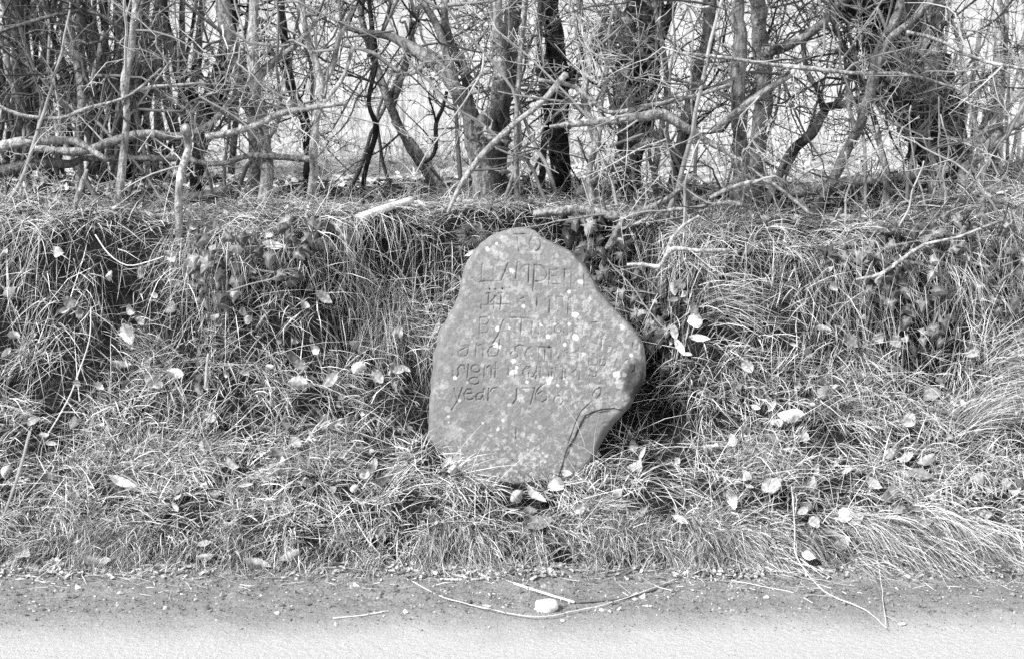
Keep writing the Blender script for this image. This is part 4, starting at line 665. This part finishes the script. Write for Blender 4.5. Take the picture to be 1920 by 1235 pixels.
LEAVES = [  # px, py, length px, width px, rotation, tone, label, (curl, fold, teeth)
 (360, 421, 34, 18, 60, P_, 'pale rolled leaf beside the snapped stem at the left crest', (1.4, .4, 0)), (399, 428, 32, 26, 20, G_, 'grey three-cornered leaf left of the ivy patch', (.3, .1, 1)),
 (502, 441, 22, 16, 80, W_, 'small white curled leaf standing up on top of the left ivy patch', (1.2, .5, 0)), (512, 460, 44, 18, 5, W_, 'white flat leaf lying under the small curled one in the left ivy', (.5, .3, 0)),
 (351, 503, 14, 34, 0, P_, 'pale upright leaf against the snapped stem below the crest', (.6, .3, 0)), (417, 535, 22, 16, 50, P_, 'small bright leaf at the lower edge of the left ivy patch', (.7, .3, 0)),
 (606, 557, 42, 20, 35, P_, 'big pale oval leaf cupped in dark grass right of the left ivy', (.8, .4, 0)), (572, 571, 24, 14, 30, P_, 'small pale leaf tucked below the big cupped one', (1, .4, 0)),
 (132, 566, 34, 24, 10, G_, 'grey wrinkled leaf high on the far left bank', (.8, .2, 1)), (150, 588, 18, 22, 0, G_, 'small hanging grey leaf under the wrinkled leaf at far left', (.8, .2, 0)),
 (239, 626, 48, 26, 70, W_, 'brightest white ragged leaf in the middle of the left bank', (.7, .3, 1)), (262, 602, 24, 14, 35, P_, 'small pale leaf just above the white ragged leaf', (.8, .3, 0)),
 (463, 600, 20, 18, 60, P_, 'small pale leaf alone in the dark grass under the left ivy', (.6, .2, 0)), (26, 628, 30, 16, 10, P_, 'pale leaf with a dark underside at the left edge', (1.2, .4, 0)),
 (228, 681, 44, 14, 10, P_, 'long narrow pale leaf below the white ragged leaf', (.6, .3, 0)), (330, 699, 38, 20, 15, W_, 'pale ridged leaf at the top of the leaf heap on the left bank', (.6, .2, 1)),
 (288, 715, 36, 26, 50, P_, 'broad ridged leaf left of the leaf heap on the left bank', (.6, .2, 1)), (368, 710, 26, 22, 30, D_, 'dark brown leaf in the leaf heap on the left bank', (.8, .3, 0)),
 (372, 728, 34, 14, 60, G_, 'narrow grey leaf standing by the dead stalk on the left bank', (.9, .3, 0)), (560, 717, 46, 26, 5, P_, 'wide crumpled pale leaf on the slope left of the stone', (1.0, .3, 1)),
 (618, 713, 48, 20, 130, P_, 'long pale leaf pointing down at the stone from the left slope', (.5, .3, 0)), (564, 684, 34, 20, 15, G_, 'grey leaf above the wide crumpled one left of the stone', (.8, .3, 0)),
 (61, 788, 22, 26, 60, P_, 'upright oval leaf low on the far left bank', (.8, .3, 0)), (394, 783, 28, 18, 10, P_, 'rounded pale leaf in flat grass below the leaf heap', (.6, .2, 0)),
 (144, 717, 20, 12, 45, P_, 'small bright leaf beside the bramble stem at left', (.8, .3, 0)), (264, 510, 16, 34, 0, G_, 'grey leaf hanging in the dark hollow at upper left', (.5, .2, 0)),
 (1305, 601, 36, 30, 80, W_, 'square bright leaf right of the stone, top of the cluster of three', (.5, .15, 0)), (1300, 578, 30, 20, 60, G_, 'grey leaf behind the square bright leaf', (.6, .2, 0)),
 (1310, 633, 46, 14, 5, W_, 'long flat bright leaf at the bottom of the cluster right of the stone', (.5, .2, 0)), (1275, 650, 42, 14, 60, W_, 'narrow bright leaf pointing down to the stone from the right cluster', (.6, .3, 0)),
 (1265, 622, 38, 16, 75, P_, 'upright pale leaf between the ivy and the right cluster', (.7, .3, 0)),
 (1483, 776, 54, 27, 5, W_, 'largest bright toothed oval leaf on the right slope', (.4, .15, 1)), (1417, 763, 22, 9, 20, W_, 'small sharp white leaf left of the largest toothed leaf', (.6, .2, 0)),
 (1403, 685, 36, 22, 50, P_, 'pale pointed leaf upper middle of the right slope', (.9, .3, 0)), (1451, 824, 36, 22, 10, G_, 'grey oval leaf below the largest toothed leaf', (.5, .2, 0)), (1508, 817, 24, 18, 40, P_, 'small pale squarish leaf right of the grey oval leaf', (.6, .2, 0)),
 (1650, 632, 24, 24, 70, P_, 'round pale leaf left one of the pair under the ivy hollow', (.6, .2, 0)), (1680, 640, 28, 24, 60, P_, 'round pale leaf right one of the pair under the ivy hollow', (.6, .2, 0)),
 (1544, 616, 34, 14, 10, P_, 'narrow pale leaf left of the ivy hollow on the right bank', (.7, .3, 0)), (1594, 638, 40, 24, 45, G_, 'broad grey leaf left below the ivy hollow', (.7, .3, 1)),
 (1704, 787, 34, 30, 40, P_, 'crinkled pale leaf in the lower right slope', (1, .3, 1)), (1836, 757, 46, 20, 20, P_, 'ribbed pale leaf at the foot of the right tussock', (.6, .3, 1)), (1806, 756, 24, 10, 70, W_, 'slim bright leaf left of the ribbed leaf by the right tussock', (.8, .3, 0)),
 (1790, 775, 30, 24, 140, G_, 'grey broad leaf under the right tussock', (.7, .3, 0)), (1743, 738, 34, 36, 80, P_, 'pale folded leaf below the ivy hollow', (.8, .4, 0)), (1825, 661, 20, 26, 60, P_, 'small pale leaf lodged in the right tussock', (.7, .3, 0)),
 (229, 902, 62, 18, 20, W_, 'long pale curled leaf low on the left bank with a dark shadow under it', (.6, .5, 0)), (528, 848, 52, 26, 10, G_, 'rolled leaf with a dark mouth on the lower left slope', (1.0, .7, 0)), (555, 828, 30, 20, 50, P_, 'pale leaf behind the rolled dark-mouthed leaf', (.6, .3, 0)),
 (384, 863, 16, 26, 70, P_, 'small upright pale leaf in the lower left grass', (.8, .4, 0)), (102, 1060, 58, 34, 20, W_, 'big white leaf on the road edge at far left', (.5, .2, 1)), (42, 1038, 40, 26, 20, P_, 'pale leaf on the road edge left of the big white leaf', (.6, .2, 1)), (180, 1048, 62, 26, 5, P_, 'wide pale leaf lying at the grass edge right of the big white leaf', (.6, .25, 1)),
 (542, 1040, 48, 20, 155, P_, 'pale leaf hanging from the grass fringe on the left', (.6, .3, 1)), (482, 1054, 62, 18, 15, P_, 'long wavy pale leaf at the left grass edge', (.6, .3, 1)), (494, 1069, 32, 22, 70, P_, 'short pale leaf under the long wavy one', (.6, .2, 0)),
 (247, 1108, 34, 10, 15, W_, 'small white leaf lying on bare dirt at the left', (.4, .2, 0)), (391, 1078, 44, 18, 5, P_, 'pale broken leaf where dirt meets grass on the left', (.6, .3, 1)), (549, 1087, 38, 20, 20, P_, 'pale twisted leaf at the dirt edge below the grass fringe', (.8, .3, 0)),
 (609, 1127, 42, 14, 5, P_, 'flat pale leaf on the dirt left of the long straw', (.3, .2, 0)), (613, 1083, 26, 22, 30, D_, 'dark curled leaf at the dirt edge', (1.2, .5, 0)), (595, 1103, 28, 16, 60, G_, 'grey leaf tip sticking up from the dirt edge', (.7, .3, 0)), (32, 1004, 16, 10, 20, W_, 'tiny white leaf in the dark burrow at left', (.6, .3, 0)),
 (380, 1018, 36, 14, 160, P_, 'pale leaf under the left fringe, upper of two', (.7, .3, 0)), (384, 1043, 38, 14, 170, P_, 'pale leaf under the left fringe, lower of two', (.7, .3, 0)), (437, 868, 40, 16, 40, P_, 'slanting pale leaf in the lower left slope', (.6, .3, 0)), (574, 902, 22, 14, 40, P_, 'small pale leaf below the rolled leaf', (.6, .3, 0)),
 (663, 1102, 34, 26, 10, W_, 'rounded bright leaf on the dirt beside the long straw', (.5, .2, 0)), (800, 1092, 20, 16, 60, W_, 'small white leaf at the left tip of the fallen stick', (.7, .3, 0)), (1112, 849, 38, 16, 15, W_, 'white toothed leaf stuck in the notch at lower right of the stone', (.5, .25, 1)),
 (1045, 906, 36, 34, 60, W_, 'white broad leaf with a hole at the right foot of the stone', (.7, .3, 0)), (1005, 926, 52, 16, 38, W_, 'long white leaf leaning at the foot of the stone', (.5, .3, 0)), (968, 930, 34, 24, 140, P_, 'pale leaf left of the long white leaf at the foot of the stone', (.7, .3, 0)), (1063, 886, 26, 14, 20, P_, 'small pale leaf above the holed white leaf', (.6, .2, 0)),
 (1008, 980, 62, 30, 170, G_, 'big grey ridged leaf in the grass under the stone', (.5, .2, 1)), (996, 955, 28, 16, 20, G_, 'grey leaf between the stone and the big ridged leaf', (.6, .3, 0)), (1087, 955, 26, 22, 60, P_, 'crinkled pale leaf below right of the stone', (1.1, .4, 1)), (1158, 923, 24, 18, 30, P_, 'small pale leaf in the dark grass right below the stone', (.6, .2, 0)),
 (682, 888, 26, 22, 130, P_, 'pale leaf in the grass left below the stone, left of three', (.7, .3, 0)), (700, 872, 20, 38, 10, P_, 'ribbed upright leaf in the grass left below the stone, middle of three', (.7, .3, 1)), (717, 899, 30, 22, 50, D_, 'dark hollow leaf in the grass left below the stone, right of three', (1, .5, 0)), (816, 976, 18, 16, 0, P_, 'small round leaf in the fringe under the stone', (.3, .1, 0)),
 (1196, 1122, 36, 24, 150, W_, 'bright leaf on the dirt, upper of the pair at the stick end', (.5, .2, 0)), (1207, 1139, 34, 16, 170, W_, 'bright leaf on the dirt, lower of the pair at the stick end', (.4, .2, 0)), (1226, 1100, 16, 24, 0, W_, 'small upright white leaf behind the pair at the stick end', (.8, .3, 0)), (1144, 1142, 48, 16, 10, P_, 'rolled pale leaf on the dirt right of the white pebble', (.4, .8, 0)),
 (1248, 1092, 40, 10, 10, P_, 'thin pale leaf along the dirt edge right of the stick', (.6, .3, 0)), (911, 1136, 24, 8, 5, P_, 'small flat leaf on the dirt under the fallen stick', (.4, .3, 0)), (1276, 973, 36, 14, 30, W_, 'bright slim leaf low in the grass right of the stone', (.6, .4, 0)), (1270, 863, 18, 12, 60, P_, 'small bright leaf in the grass right of the notch', (.7, .3, 0)),
 (1024, 1103, 36, 18, 50, P_, 'pale leaf lying under the grass fringe by the stick', (.6, .3, 0)), (960, 1078, 26, 22, 40, P_, 'pale crumpled leaf behind the fallen stick', (1, .4, 0)),
 (1373, 934, 22, 40, -20, W_, 'bright rectangular leaf standing in the lower right grass', (.4, .2, 0)), (1447, 910, 40, 42, 60, P_, 'broad pale leaf right of the bright rectangular leaf', (.7, .3, 0)), (1523, 906, 20, 34, 10, P_, 'upright pale leaf in the middle of the right lower slope', (.8, .4, 0)), (1638, 906, 40, 20, 40, P_, 'pointed pale leaf on the right lower slope', (.7, .4, 0)),
 (1668, 850, 34, 20, 140, P_, 'left leaf of the pale row of three on the right lower slope', (.6, .4, 0)), (1699, 856, 34, 18, 155, P_, 'middle leaf of the pale row of three on the right lower slope', (.6, .5, 0)), (1736, 861, 42, 20, 165, P_, 'right leaf of the pale row of three on the right lower slope', (.6, .5, 0)), (1834, 893, 22, 28, -20, P_, 'bright leaf upright near the right edge', (.6, .3, 0)), (1886, 906, 22, 24, 0, P_, 'round pale leaf nearest the right edge', (.5, .2, 0)),
 (1583, 966, 36, 30, 20, W_, 'left bright leaf of the touching pair above the right fringe', (.7, .2, 1)), (1606, 972, 36, 24, 150, P_, 'right pale leaf of the touching pair above the right fringe', (.6, .2, 0)), (1527, 978, 30, 22, 50, P_, 'pale leaf left of the touching pair above the right fringe', (.7, .3, 0)), (1505, 957, 28, 16, 150, P_, 'slanting pale leaf left above the touching pair', (.6, .3, 0)), (1516, 1042, 30, 20, 25, W_, 'small white leaf hanging in the right fringe', (.3, .2, 0)),
 (1699, 1089, 20, 26, 10, W_, 'lone bright leaf on the dirt edge at the right', (.6, .3, 0)), (1685, 951, 30, 20, 10, G_, 'grey squarish leaf on the right lower slope', (.5, .2, 0)), (1851, 962, 22, 20, 30, P_, 'pale leaf low near the right edge', (.6, .3, 0)), (1727, 888, 48, 22, 20, G_, 'wide grey toothed leaf under the pale row of three', (.5, .2, 1)), (1287, 1080, 28, 14, 10, P_, 'pale leaf on the dirt edge below the right fringe', (.6, .3, 0)),
 (745, 628, 26, 38, 10, P_, 'pale leaf upright near the left shoulder of the stone', (.7, .3, 0)), (672, 690, 34, 26, 130, W_, 'bright leaf between the left slope and the stone, upper of two', (.7, .3, 1)), (708, 706, 36, 22, 50, P_, 'pale leaf between the left slope and the stone, lower of two', (.7, .3, 0)), (742, 690, 36, 22, 20, P_, 'pale leaf nearest the left edge of the stone', (.7, .3, 0)), (608, 790, 26, 34, 30, P_, 'pale upright leaf in dark grass left of the stone', (.8, .4, 0)), (632, 795, 22, 32, 60, P_, 'narrow leaf beside the upright one left of the stone', (.8, .4, 0))]
for px, py, L, W, rot, tone, lab, (cu, fo, te) in LEAVES: fallen(px, py, L, W, rot, tone, lab, cu, fo, te)

# loose litter nobody could count: crumbs of leaf at the grass foot, small dead leaves in the turf and under the hedge
def litter(name, pts, nrmls, size, tone, label):
    n = len(pts); V = []; k_ = 6; a = np.linspace(0, 6.283, k_, endpoint=False); t1 = nrm(np.cross(nrmls, R.normal(size=(n, 3)))); t2 = np.cross(nrmls, t1)
    el = R.uniform(.22, .6, n); Vs = [pts+nrmls*R.normal(size=(n, 1))*.1*size[:, None]]
    for j in range(k_): rj = size*R.uniform(.7, 1.2, n)/2; Vs.append(pts+t1*(np.cos(a[j])*rj)[:, None]+t2*(np.sin(a[j])*rj*el)[:, None]+nrmls*(R.uniform(-.1, .45, n)*size)[:, None]*.6)
    b = np.arange(n); F = [np.stack([b, b+n*(1+j), b+n*(1+(j+1) % k_)], -1) for j in range(k_)]
    return tag(link(name, mesh_np(name, np.concatenate(Vs), F, tone=np.tile(tone, k_+1), smooth=False), M_LEAF), label, 'leaf litter', kind='stuff')
n = 8200; x = R.uniform(-2.2, 2.2, n); y = 4.014-np.abs(R.normal(size=n))*.05+R.normal(size=n)*.012; y = np.where(R.random(n) < .12, R.uniform(3.66, 4, n), y); kp = R.random(n) < .15+.85*sstep(-.2, .35, vnoise(np.stack([x*5, x*0], -1), 77)); x, y = x[kp], y[kp]; n = len(x)
litter('leaf_crumbs', np.stack([x, y, np.maximum(VZ(x, y), 0)+.006], -1), nrm(np.stack([R.normal(size=n)*.2, R.normal(size=n)*.2-.25, np.ones(n)], -1)), R.uniform(.006, .03, n)*np.where(y < 3.93, .4, 1), R.uniform(.06, .6, n), 'broken leaf crumbs scattered along the edge of the lane')
BSPEC = [(.12, .36, .5, .15, 'narrow dark flat'), (.12, .68, .5, .15, 'broad dark flat'), (.14, .5, 1.6, .6, 'dark rolled'), (.25, .36, .5, .2, 'narrow brown flat'), (.25, .68, .5, .2, 'broad brown flat'), (.26, .5, 1.6, .6, 'brown rolled'),
         (.42, .36, .5, .2, 'narrow pale flat'), (.42, .68, .5, .2, 'broad pale flat'), (.42, .5, 1.6, .6, 'pale rolled'), (.5, .36, .8, .2, 'narrow bleached flat'), (.5, .68, .8, .2, 'broad bleached flat'), (.5, .5, 1.7, .6, 'bleached rolled')]
BASE = [leaf_mesh(.05, .05*w_, c_, f_, k_ % 2, t_, 900+k_, R.normal()*.8, 13, 7) for k_, (t_, w_, c_, f_, _) in enumerate(BSPEC)]; BDESC = [b_[4] for b_ in BSPEC]; USED = set()
x, y = surf_pts(420, 4.06, 4.72); ok = stone_mask(x, y) & (np.abs(x) < 1.75); x, y = x[ok][:190], y[ok][:190]; nn = normal(x, y)
for k_ in range(len(x)):
    b_ = R.integers(0, len(BASE)); P = np.array((x[k_], y[k_], H(x[k_:k_+1], y[k_:k_+1])[0])); P = P+nrm(CAM-P)*R.uniform(.025, .055); s_ = R.uniform(.55, 1.15)
    o = link('fallen_leaf', BASE[b_], M_LEAF); o.matrix_world = Matrix.Translation(Vector(P)) @ face_matrix(nrm(nn[k_]*.6+nrm(CAM-P)*.5+R.normal(size=3)*.35), (1, 0, 0), R.random()*6.28) @ Matrix.Diagonal((s_, s_, s_, 1))
    ppx = 960+(P[0])*F/(P[1]*math.cos(PITCH)-(P[2]-1.6)*math.sin(PITCH))
    zone = [z_[1] for z_ in ((150, 'at the left edge'), (300, 'below the slim pale sapling'), (450, 'below the snapped stem'), (650, 'below the left ivy patch'), (830, "beside the stone's left side"), (1200, 'by the foot of the stone'), (1400, "beside the stone's right side"), (1560, 'below the paired trunks'), (1780, 'below the ivy hollow'), (9999, 'at the right edge')) if ppx < z_[0]][0]
    hgt = 'high on the bank' if P[2] > .5 else ('midway down the bank' if P[2] > .27 else 'low on the bank'); lab = 'small %s leaf %s %s' % (BDESC[b_], hgt, zone)
    if lab in USED:
        alt = [q for q in range(len(BASE)) if 'small %s leaf %s %s' % (BDESC[q], hgt, zone) not in USED]
        if not alt: bpy.data.objects.remove(o); continue
        b_ = alt[R.integers(0, len(alt))]; o.data = BASE[b_]; lab = 'small %s leaf %s %s' % (BDESC[b_], hgt, zone)
        if not BASE[b_].materials: BASE[b_].materials.append(M_LEAF)
    USED.add(lab); tag(o, lab, 'leaf', 'small leaves caught in the turf')
n = 2600; y = R.uniform(4.8, 8, n); x = R.uniform(-1, 1, n)*(y*.42+.3); zz = np.where(y < 6.38, H(x, np.minimum(y, 6.38)), FZ(x, y)); litter('hedge_litter', np.stack([x, y, zz+.012], -1), nrm(np.stack([R.normal(size=n)*.4, R.normal(size=n)*.4-.3, np.ones(n)], -1)), R.uniform(.02, .06, n), R.uniform(.12, .75, n), 'fallen leaves lying under and behind the hedge')

g = Blades(); n = 2600; x = R.uniform(-2.2, 2.2, n); y = 4.02-np.abs(R.normal(size=n))*.075; D = R.normal(size=(n, 3))*np.array((1, .5, .06)); D[:, 2] = np.abs(D[:, 2])
g.add(np.stack([x, y, VZ(x, y)+.006], -1), D, R.uniform(.012, .09, n), R.uniform(.0012, .0028, n), .03, tones(n, .6)*.85, segs=2, floor=False); tag(g.build('straw_bits'), 'broken bits of straw scattered on the dirt at the foot of the bank', 'straw', kind='stuff')

# ------------------------------------------------------------------ ivy
def ivy_leaf_mesh(seed, tone):
    rs = np.random.default_rng(seed); key = [(0, -.10), (.28, -.42), (.42, -.12), (.72, .02), (.40, .28), (.30, .52), (0, 1.0), (-.30, .52), (-.40, .28), (-.72, .02), (-.42, -.12), (-.28, -.42)]
    K = np.array(key)+rs.normal(size=(12, 2))*.05; V = [(0, .12, .06)]+[(x*.5, y*.55, -.18*abs(x)+rs.normal()*.05-.12*max(y, 0)) for x, y in K]+[((a*.5), b*.5+.06, .03) for a, b in K*.5]
    F = [];
    for i in range(12): j = (i+1) % 12; F += [(0, 13+i, 13+j)]
    Q = [(13+i, 1+i, 1+(i+1) % 12, 13+(i+1) % 12) for i in range(12)]
    t = np.array([tone*1.7]+[tone]*12+[tone*1.15*(1+.5*(i in (0, 3, 6, 9))) for i in range(12)])
    me = mesh_np('ivy_leaf', np.array(V), [np.array(F), np.array(Q)], tone=t, smooth=False); me.materials.append(M_IVY); return me
IVY = [ivy_leaf_mesh(s, t) for s, t in enumerate((.025, .04, .05, .07, .10, .045, .12, .19))]
def ivy(label, regions, n, size, y=None, lift=.10, trail=5):
    """leaves over the pixel ellipses in regions, on the bank (y None) or round a trunk at depth y"""
    P = []
    for _ in range(n):
        cx, cy, rx, ry = regions[R.integers(0, len(regions))]; a = R.random()*6.283; q = math.sqrt(R.random()); px, py = cx+rx*q*math.cos(a), cy+ry*q*math.sin(a)
        if y is None: p = hit(px, py); p = p+nrm(CAM-p)*R.uniform(.035, lift)
        else: p = at(px, py, y+R.normal()*.05-.05-.10*math.sqrt(max(0, 1-((px-cx)/rx)**2)))
        P.append(p)
    P = np.array(P); base = P[np.argmin(P[:, 2])].copy(); root = empty('ivy_plant', base, label, 'ivy', 'ivy on the bank and the trunks')
    order = np.argsort(P[:, 2]); tb = Tubes()
    for k_ in range(trail):
        idx = np.sort(R.choice(len(P), min(6, len(P)), replace=False)); pts = P[order[idx]]+np.array((0, .012, -.005)); S = spline(pts, .03); S = S+fbm(S*15, 2, 90)[:, None]*.008; tb.add(S, np.linspace(.0028, .0014, len(S)), 5, .22)
    tb.build('stem', M_TWIG, root, base)
    for p in P:
        o = link('leaf', IVY[R.integers(0, len(IVY))], None, root); s = R.uniform(.75, 1.3)*size*mpx(p[1]); nn = nrm(CAM-p)*.7+np.array((R.normal()*.45-.1, -.1, .35+R.normal()*.4))
        M = face_matrix(nrm(nn), (1, 0, 0), R.normal()*.7+math.pi); o.matrix_local = Matrix.Translation(Vector(p-base)) @ M @ Matrix.Diagonal((s, s, s, 1))
ivy('ivy patch with mixed pale and dark leaves below the speckled trunk, left of the stone', [(430, 470, 75, 60), (520, 470, 80, 60), (400, 520, 50, 50), (590, 440, 50, 30)], 85, 38)
ivy('dark ivy hanging beside the right shoulder of the stone', [(1110, 440, 55, 30), (1150, 490, 60, 45), (1200, 550, 45, 55), (1225, 610, 35, 40), (1085, 415, 40, 16), (1170, 510, 50, 60)], 95, 40)
ivy('dark ivy filling the hollow in the right bank', [(1700, 530, 80, 55), (1650, 500, 60, 40), (1740, 600, 55, 60), (1600, 470, 60, 30), (1700, 440, 70, 25)], 95, 38)
ivy('small-leaved ivy on the bank at the right edge under the curved stem', [(1850, 420, 80, 50), (1880, 510, 50, 80), (1780, 430, 50, 40)], 80, 32)
ivy('ivy climbing the broad trunk in the middle of the hedge', [(1185, 90, 42, 110), (1190, 230, 45, 80), (1150, 60, 40, 50)], 64, 30, y=5.58)
ivy('ivy bunched in the crook of the dark forked trunk at left', [(395, 180, 40, 70), (415, 120, 30, 40), (365, 230, 30, 40)], 52, 20, y=5.46)
ivy('scrap of ivy on the trunk of the gnarled hawthorn', [(950, 290, 40, 40), (905, 270, 25, 30)], 14, 26, y=5.1)
# moss
p = hit(885, 440); p = p+nrm(CAM-p)*.03; n = 1500; D = nrm(R.normal(size=(n, 3))); g = Blades(); g.add(D*np.array((.05, .035, .033))*R.uniform(.6, 1, (n, 1)), D, R.uniform(.006, .02, n), R.uniform(.0012, .002, n), .1, R.uniform(.10, .3, n), segs=2, floor=False); o = g.build('moss_cushion'); o.location = p; tag(o, 'rounded moss cushion under the bank edge at the upper left of the stone', 'moss')

# ------------------------------------------------------------------ sticks, stems, stones on the lane edge
def ground_line(pts, lift=.006):
    Q = []
    for px, py, r in pts: p = hit(px, py); Q.append(np.append(p+np.array((0, 0, lift))+(nrm(CAM-p)*.03 if p[2] > .04 else 0), r*.68*mpx(p[1])))
    return np.array(Q)
def stem(name, cat, label, pts, tone, lift=.006, twigs=0, mat=None, group='sticks and stems on the ground'):
    S = spline(ground_line(pts, lift), .02); S[:, :3] += np.stack([vnoise(S[:, :2]*20, 1), vnoise(S[:, :2]*20, 2), np.abs(vnoise(S[:, :2]*20, 3))], -1)*.003; org = S[0, :3].copy(); tb = Tubes(); tb.add(S[:, :3], S[:, 3], 6, tone, rough=.1)
    if not twigs: o = tb.build(name, mat or M_TWIG, None, org); o.location = org; tag(o, label, cat, group); return
    root = empty(name, org, label, cat, group); tb.build('stalk', mat or M_TWIG, root, org); tw = Tubes()
    for _ in range(twigs):
        i = R.integers(2, len(S)); grow(tw, S[i, :3], np.array((R.normal(), R.normal()*.4-.2, abs(R.normal())*.15)), R.uniform(.05, .14), .0008, 1, tone*.8, zmin=-9, ymin=-9, thorns=False, gn=.1)
    tag(tw.build('twigs', M_TWIG, root, org), kind='stuff')
stem('fallen_stick', 'stick', 'pale fallen stick on the dirt below the stone, kinked in the middle', [(826, 1092, 3), (880, 1094, 3.5), (925, 1090, 4), (960, 1100, 4), (1010, 1116, 4), (1076, 1136, 4)], .55, .012)
stem('fallen_stick', 'stick', 'dark thin stick on the dirt running right from the pale stick', [(1076, 1135, 3), (1130, 1131, 3), (1180, 1124, 3), (1240, 1106, 3), (1278, 1090, 2.5)], .12, .010)
stem('dead_straw', 'straw', 'long bent straw looping from the left fringe across the dirt under the pebble', [(654, 955, 1.6), (690, 1020, 1.7), (740, 1072, 1.7), (800, 1112, 1.7), (870, 1138, 1.6), (1000, 1163, 1.6), (1080, 1152, 1.5), (1160, 1132, 1.5), (1275, 1090, 1.3)], .55, .012, 5)
stem('dead_straw', 'straw', 'long pale stem falling from the right fringe on to the lane', [(1484, 920, 1.6), (1490, 1000, 1.9), (1492, 1045, 2), (1520, 1090, 2), (1560, 1125, 2), (1620, 1150, 1.7), (1662, 1185, 1.4)], .55, .012, 4)
stem('dead_straw', 'straw', 'thin straw lying level on the dirt left of the long falling stem', [(1280, 1087, 1.4), (1360, 1092, 1.5), (1430, 1105, 1.5), (1490, 1118, 1.5), (1522, 1136, 1.3)], .55, .010, 3)
stem('dead_straw', 'straw', 'thin upright straw hanging down to the lane right of the long falling stem', [(1620, 990, 1.3), (1640, 1040, 1.3), (1652, 1100, 1.3), (1660, 1178, 1.2)], .55, .012, 2)
stem('dead_straw', 'straw', 'short straw on the lane at the bottom left of the long loop', [(625, 1163, 1.4), (680, 1158, 1.4), (728, 1150, 1.3)], .7, .008)
stem('bramble_shoot', 'stem', 'pale bramble stem bowing down the left bank', [(172, 600, 1.8), (168, 660, 2), (150, 720, 2.2), (128, 775, 2.3), (92, 835, 2.4)], .5, .04)
stem('dead_weed', 'stalk', 'dark dead stalk leaning over the burrow at far left', [(58, 830, 5), (46, 880, 5), (30, 930, 5), (6, 996, 4)], .22, .04)
stem('fallen_stick', 'stick', 'pale twig lying on the road edge in the left corner', [(-10, 1056, 2.4), (30, 1080, 2.5), (65, 1094, 2.4), (104, 1100, 2)], .6, .01, 3)
stem('dead_weed', 'stalk', 'short dead dock stalk standing in the leaf heap on the left bank', [(392, 690, 3), (388, 720, 4), (385, 755, 4)], .3, .05)
stem('bramble_shoot', 'stem', 'thin arching stem across the grass left of the snapped stem', [(180, 480, 1.8), (205, 515, 2), (240, 537, 2), (275, 532, 1.8), (310, 520, 1.5)], .6, .07)
def pebble(px, py, a, b, c, tone, label, seed):
    rs = np.random.default_rng(seed); nu, nv = 14, 9; th = np.linspace(0, 2*math.pi, nu, endpoint=False); ph = np.linspace(0, math.pi, nv); T, Pp = np.meshgrid(th, ph, indexing='ij')
    d = np.stack([np.sin(Pp)*np.cos(T), np.sin(Pp)*np.sin(T), np.cos(Pp)], -1); d = np.sign(d)*np.abs(d)**.8; V = d*(1+.34*fbm(d*1.5+seed, 3)[..., None]); p = hit(px, py); s = mpx(p[1])/2; V = (V*np.array((a, b, c))*s).reshape(-1, 3)
    i = np.arange(nu)[:, None]*nv; j = np.arange(nv-1)[None]; i2 = np.roll(i, -1, 0); Fq = np.stack([i+j, i+j+1, i2+j+1, i2+j], -1).reshape(-1, 4)
    o = link('pebble', mesh_np('pebble', V, [Fq], tone=np.full(len(V), tone)), M_PEBBLE); o.location = (p[0], p[1], max(0.004, float(VZ(p[0], p[1])))+c*s*.6); tag(o, label, 'pebble', 'pebbles on the dirt edge')
pebble(1025, 1146, 42, 30, 26, .62, 'large white pebble on the dirt below the stone', 3)
pebble(310, 1145, 9, 8, 6, .6, 'tiny white pebble alone on the left dirt', 5)
pebble(1690, 1172, 16, 10, 6, .5, 'small flat pebble on the lane at lower right', 6)
pebble(1437, 1123, 12, 9, 7, .5, 'small pebble on the dirt left of the thin straw end', 7)
pebble(1055, 1166, 9, 8, 6, .5, 'tiny pebble right of the large white pebble', 8)
pebble(520, 1152, 11, 8, 6, .55, 'small pale pebble in the middle of the left dirt', 9)
# gravel and crumbs of earth
n = 6500; x = R.uniform(-2.2, 2.2, n); y = 3.58+.44*R.random(n)**.8; s = R.uniform(.0015, .0045, n)*np.where(R.random(n) < .06, 2, 1); s = np.where(y < 3.7, s*.6, s)
ico = np.array([(1, 0, 0), (-1, 0, 0), (0, 1, 0), (0, -1, 0), (0, 0, 1), (0, 0, -1)], float); fc = np.array([(0, 2, 4), (2, 1, 4), (1, 3, 4), (3, 0, 4), (2, 0, 5), (1, 2, 5), (3, 1, 5), (0, 3, 5)])
V = np.stack([x, y, np.maximum(VZ(x, y), 0)+s*.3], -1)[:, None]+(ico[None]*R.uniform(.6, 1.4, (n, 6, 1))+R.normal(size=(n, 6, 3))*.2)*s[:, None, None]; Fg = (np.arange(n)[:, None, None]*6+fc[None]).reshape(-1, 3)
tag(link('gravel', mesh_np('gravel', V.reshape(-1, 3), [Fg], tone=np.repeat(np.where(R.random(n) < .12, R.uniform(.35, .55, n), R.uniform(.09, .24, n)), 6), smooth=False), M_PEBBLE), 'fine gravel and crumbs of earth on the dirt edge', 'gravel', kind='stuff')
